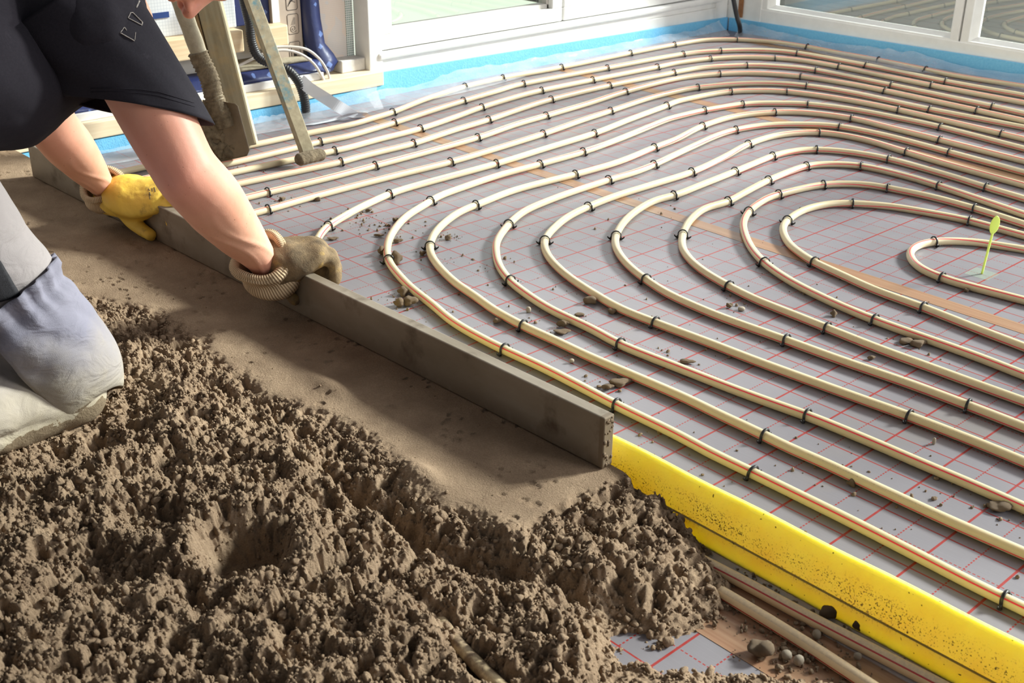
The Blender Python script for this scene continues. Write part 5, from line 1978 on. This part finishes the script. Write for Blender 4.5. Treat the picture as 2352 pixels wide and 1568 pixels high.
kpR = kneepocket(knR, hipR, 'knee_pocket')
kpL = kneepocket(knL, hipL, 'knee_pocket')


# black patch pocket on the outer thigh
bt = bvh_of(trous)
g = []
for j in range(16):
    row = []
    for i in range(10):
        u_, w_ = i / 9, j / 15
        tl, tr, br, bl_ = A([-70, 560]), A([0, 600]), A([46, 676]), A([-60, 712])
        p = (tl * (1 - u_) + tr * u_) * (1 - w_) + (bl_ * (1 - u_) + br * u_) * w_
        row.append(hit(bt, *p))
    g.append(row)
if all(q is not None for row in g for q in row):
    V, F = [], []
    for lay in (.0035, .0005):
        for row in g:
            for q in row: V.append(q[0] + q[1] * lay)
    for j in range(15):
        for i in range(9):
            q = j * 10 + i
            F.append((q, q + 1, q + 11, q + 10))
            F.append((160 + q, 170 + q, 171 + q, 161 + q))
    bd = list(range(10)) + [j * 10 + 9 for j in range(1, 16)] + [150 + i for i in range(8, -1, -1)] + [j * 10 for j in range(14, 0, -1)]
    for q, w_ in zip(bd, bd[1:] + bd[:1]): F.append((q, q + 160, w_ + 160, w_))
    o = mk('side_patch', V, F, M['cordura'], person, True)
    o['label'] = 'black fabric patch on the thigh'
else:
    print('PATCH MISS')


# ---- gloves
def glove(wr, el, palm, knk, tips, thumb, mat, seed, label):
    """wr wrist, palm centre, knk list of 4 knuckles, tips list of (mid, tip) per finger, thumb polyline"""
    fa = (wr - el) / np.linalg.norm(wr - el)
    kc = np.mean(knk, axis=0)
    across = knk[-1] - knk[0]
    across /= np.linalg.norm(across)
    s = [ell(None, [wr + fa * .030, lerp(wr, palm, .6), palm, lerp(palm, kc, .8)], [(.040, .038), (.052, .040), (.058, .039), (.055, .027)], tuple(across), 22)]
    for k, (mid, tip) in enumerate(tips):
        r = (.0128, .0132, .0128, .0115)[k]
        s.append(ell(None, [lerp(palm, knk[k], .65), knk[k], mid, tip], [(r * 1.12, r * 1.12), (r * 1.14, r * 1.14), (r * 1.02, r * 1.02), (r * .92, r * .92)], tuple(across), 14))
    s.append(ell(None, thumb, [(.0195, .0175), (.0165, .0155), (.0145, .014), (.0130, .0125)][:len(thumb)], tuple(across), 14))
    o = fuse('glove', s, .0032, mat, person, 3)
    o['label'] = label
    v, n = verts(o), normals(o)
    d = .0030 * fbm(v[:, 0] * 45 + v[:, 2] * 30, v[:, 1] * 45 + v[:, 2] * 20, seed, 4) + .0018 * np.sin((v @ fa) * 190 + 3 * fbm(v[:, 0] * 20, v[:, 1] * 20 + v[:, 2] * 20, seed + 3, 2))
    setverts(o, v + n * d[:, None])
    return o, fa


def cuff(glv, wr, fa, r0, r1, length, roll, seed, start=-.055):
    """ribbed knit cuff: open tube with a rolled rim, child of the glove"""
    e1 = np.cross(fa, A([0, 0, 1])); e1 /= np.linalg.norm(e1)
    e2 = np.cross(fa, e1)
    prof = []
    for t_ in np.linspace(0, 1, 16):      # outside, from rim to hand
        prof.append((start + length * t_, r0 + (r1 - r0) * t_ + .004 * math.sin(t_ * 9 + seed)))
    rim = [(start + roll * math.sin(a) * -.5, r0 - roll * .5 + roll * .5 * math.cos(a)) for a in np.linspace(PI, 0, 8)]
    inn = [(start + length * t_, r0 - roll + (r1 - r0) * t_ * .5) for t_ in np.linspace(.7, 0, 8)]
    pr2 = inn + rim + prof
    nn_ = 64
    V, F, uv_ = [], [], []
    for (s_, r_) in pr2:
        for j in range(nn_):
            a = 2 * PI * j / nn_
            wob = 1 + .06 * math.sin(2 * a + seed) + .035 * math.sin(3 * a + seed * 2 + s_ * 60)
            V.append(wr + fa * (s_ + .007 * math.sin(a * 2 + seed)) + (e1 * math.cos(a) + e2 * math.sin(a)) * r_ * wob)
    for i in range(len(pr2) - 1):
        for j in range(nn_):
            a, b_ = i * nn_ + j, i * nn_ + (j + 1) % nn_
            F.append((a, b_, b_ + nn_, a + nn_))
            uv_ += [(i / 20, j / nn_), (i / 20, (j + 1) / nn_), ((i + 1) / 20, (j + 1) / nn_), ((i + 1) / 20, j / nn_)]
    me = bpy.data.meshes.new('knit_cuff')
    me.from_pydata([tuple(x) for x in V], [], F)
    ul = me.uv_layers.new(name='UVMap')
    ul.data.foreach_set('uv', np.array(uv_, np.float32).ravel())
    o = link('knit_cuff', me, M['knit'], None)
    o.parent = glv
    o.matrix_parent_inverse = glv.matrix_world.inverted() if False else Matrix.Identity(4)
    o['label'] = 'beige ribbed knit cuff'
    return o


zt = .1405       # top of the straightedge
# right (near) hand: palm over the top edge, fingers down the far side, thumb on the near face
pR = A([-.328, -.706, .157])
kR = [A([-.288, -.676, .168]), A([-.300, -.664, .171]), A([-.320, -.660, .170]), A([-.340, -.658, .164])]
tR = [(A([-.280, -.650, .152]), A([-.279, -.651, .116])), (A([-.291, -.641, .148]), A([-.290, -.648, .108])), (A([-.313, -.639, .146]), A([-.313, -.647, .108])), (A([-.336, -.640, .139]), A([-.337, -.647, .112]))]
thR = [A([-.360, -.732, .138]), A([-.348, -.726, .118]), A([-.330, -.719, .100]), A([-.312, -.716, .088])]
gR, fR = glove(wrR, elR, pR, kR, tR, thR, M['muddy'], 3, 'mud-caked work glove gripping the near part of the straightedge')
cuff(gR, wrR, fR, .054, .055, .062, .014, 1.0, -.026)
# left (far) hand
pL = A([-.885, -.722, .134])
kL = [A([-.806, -.706, .140]), A([-.812, -.690, .150]), A([-.828, -.677, .156]), A([-.852, -.668, .156])]
tL = [(A([-.774, -.707, .118]), A([-.770, -.708, .086])), (A([-.778, -.690, .152]), A([-.765, -.664, .122])), (A([-.798, -.660, .142]), A([-.792, -.660, .104])), (A([-.832, -.652, .138]), A([-.830, -.660, .102]))]
thL = [A([-.905, -.745, .112]), A([-.880, -.744, .092]), A([-.852, -.737, .078]), A([-.826, -.731, .070])]
gL, fL = glove(wrL, elL, pL, kL, tL, thL, M['leather'], 8, 'yellow leather work glove gripping the far part of the straightedge')
cuff(gL, wrL, fL, .045, .050, .058, .010, 2.0, -.020)
bg_ = bvh_of(gL)
b = MB()
for pts, r in (([(341, 433), (344, 438)], .0006), ([(343, 441), (346, 449)], .0006), ([(349, 432), (350, 440)], .0005), ([(354, 430), (357, 441)], .0006), ([(342, 445), (345, 458)], .0005)):
    q = stuck_line('p', bg_, pts, r, None, None, .0004)
    if q: b.loft(q)
if b.V:
    o = b.build('ink_stamp', M['ink'], None, True)
    o.parent = gL
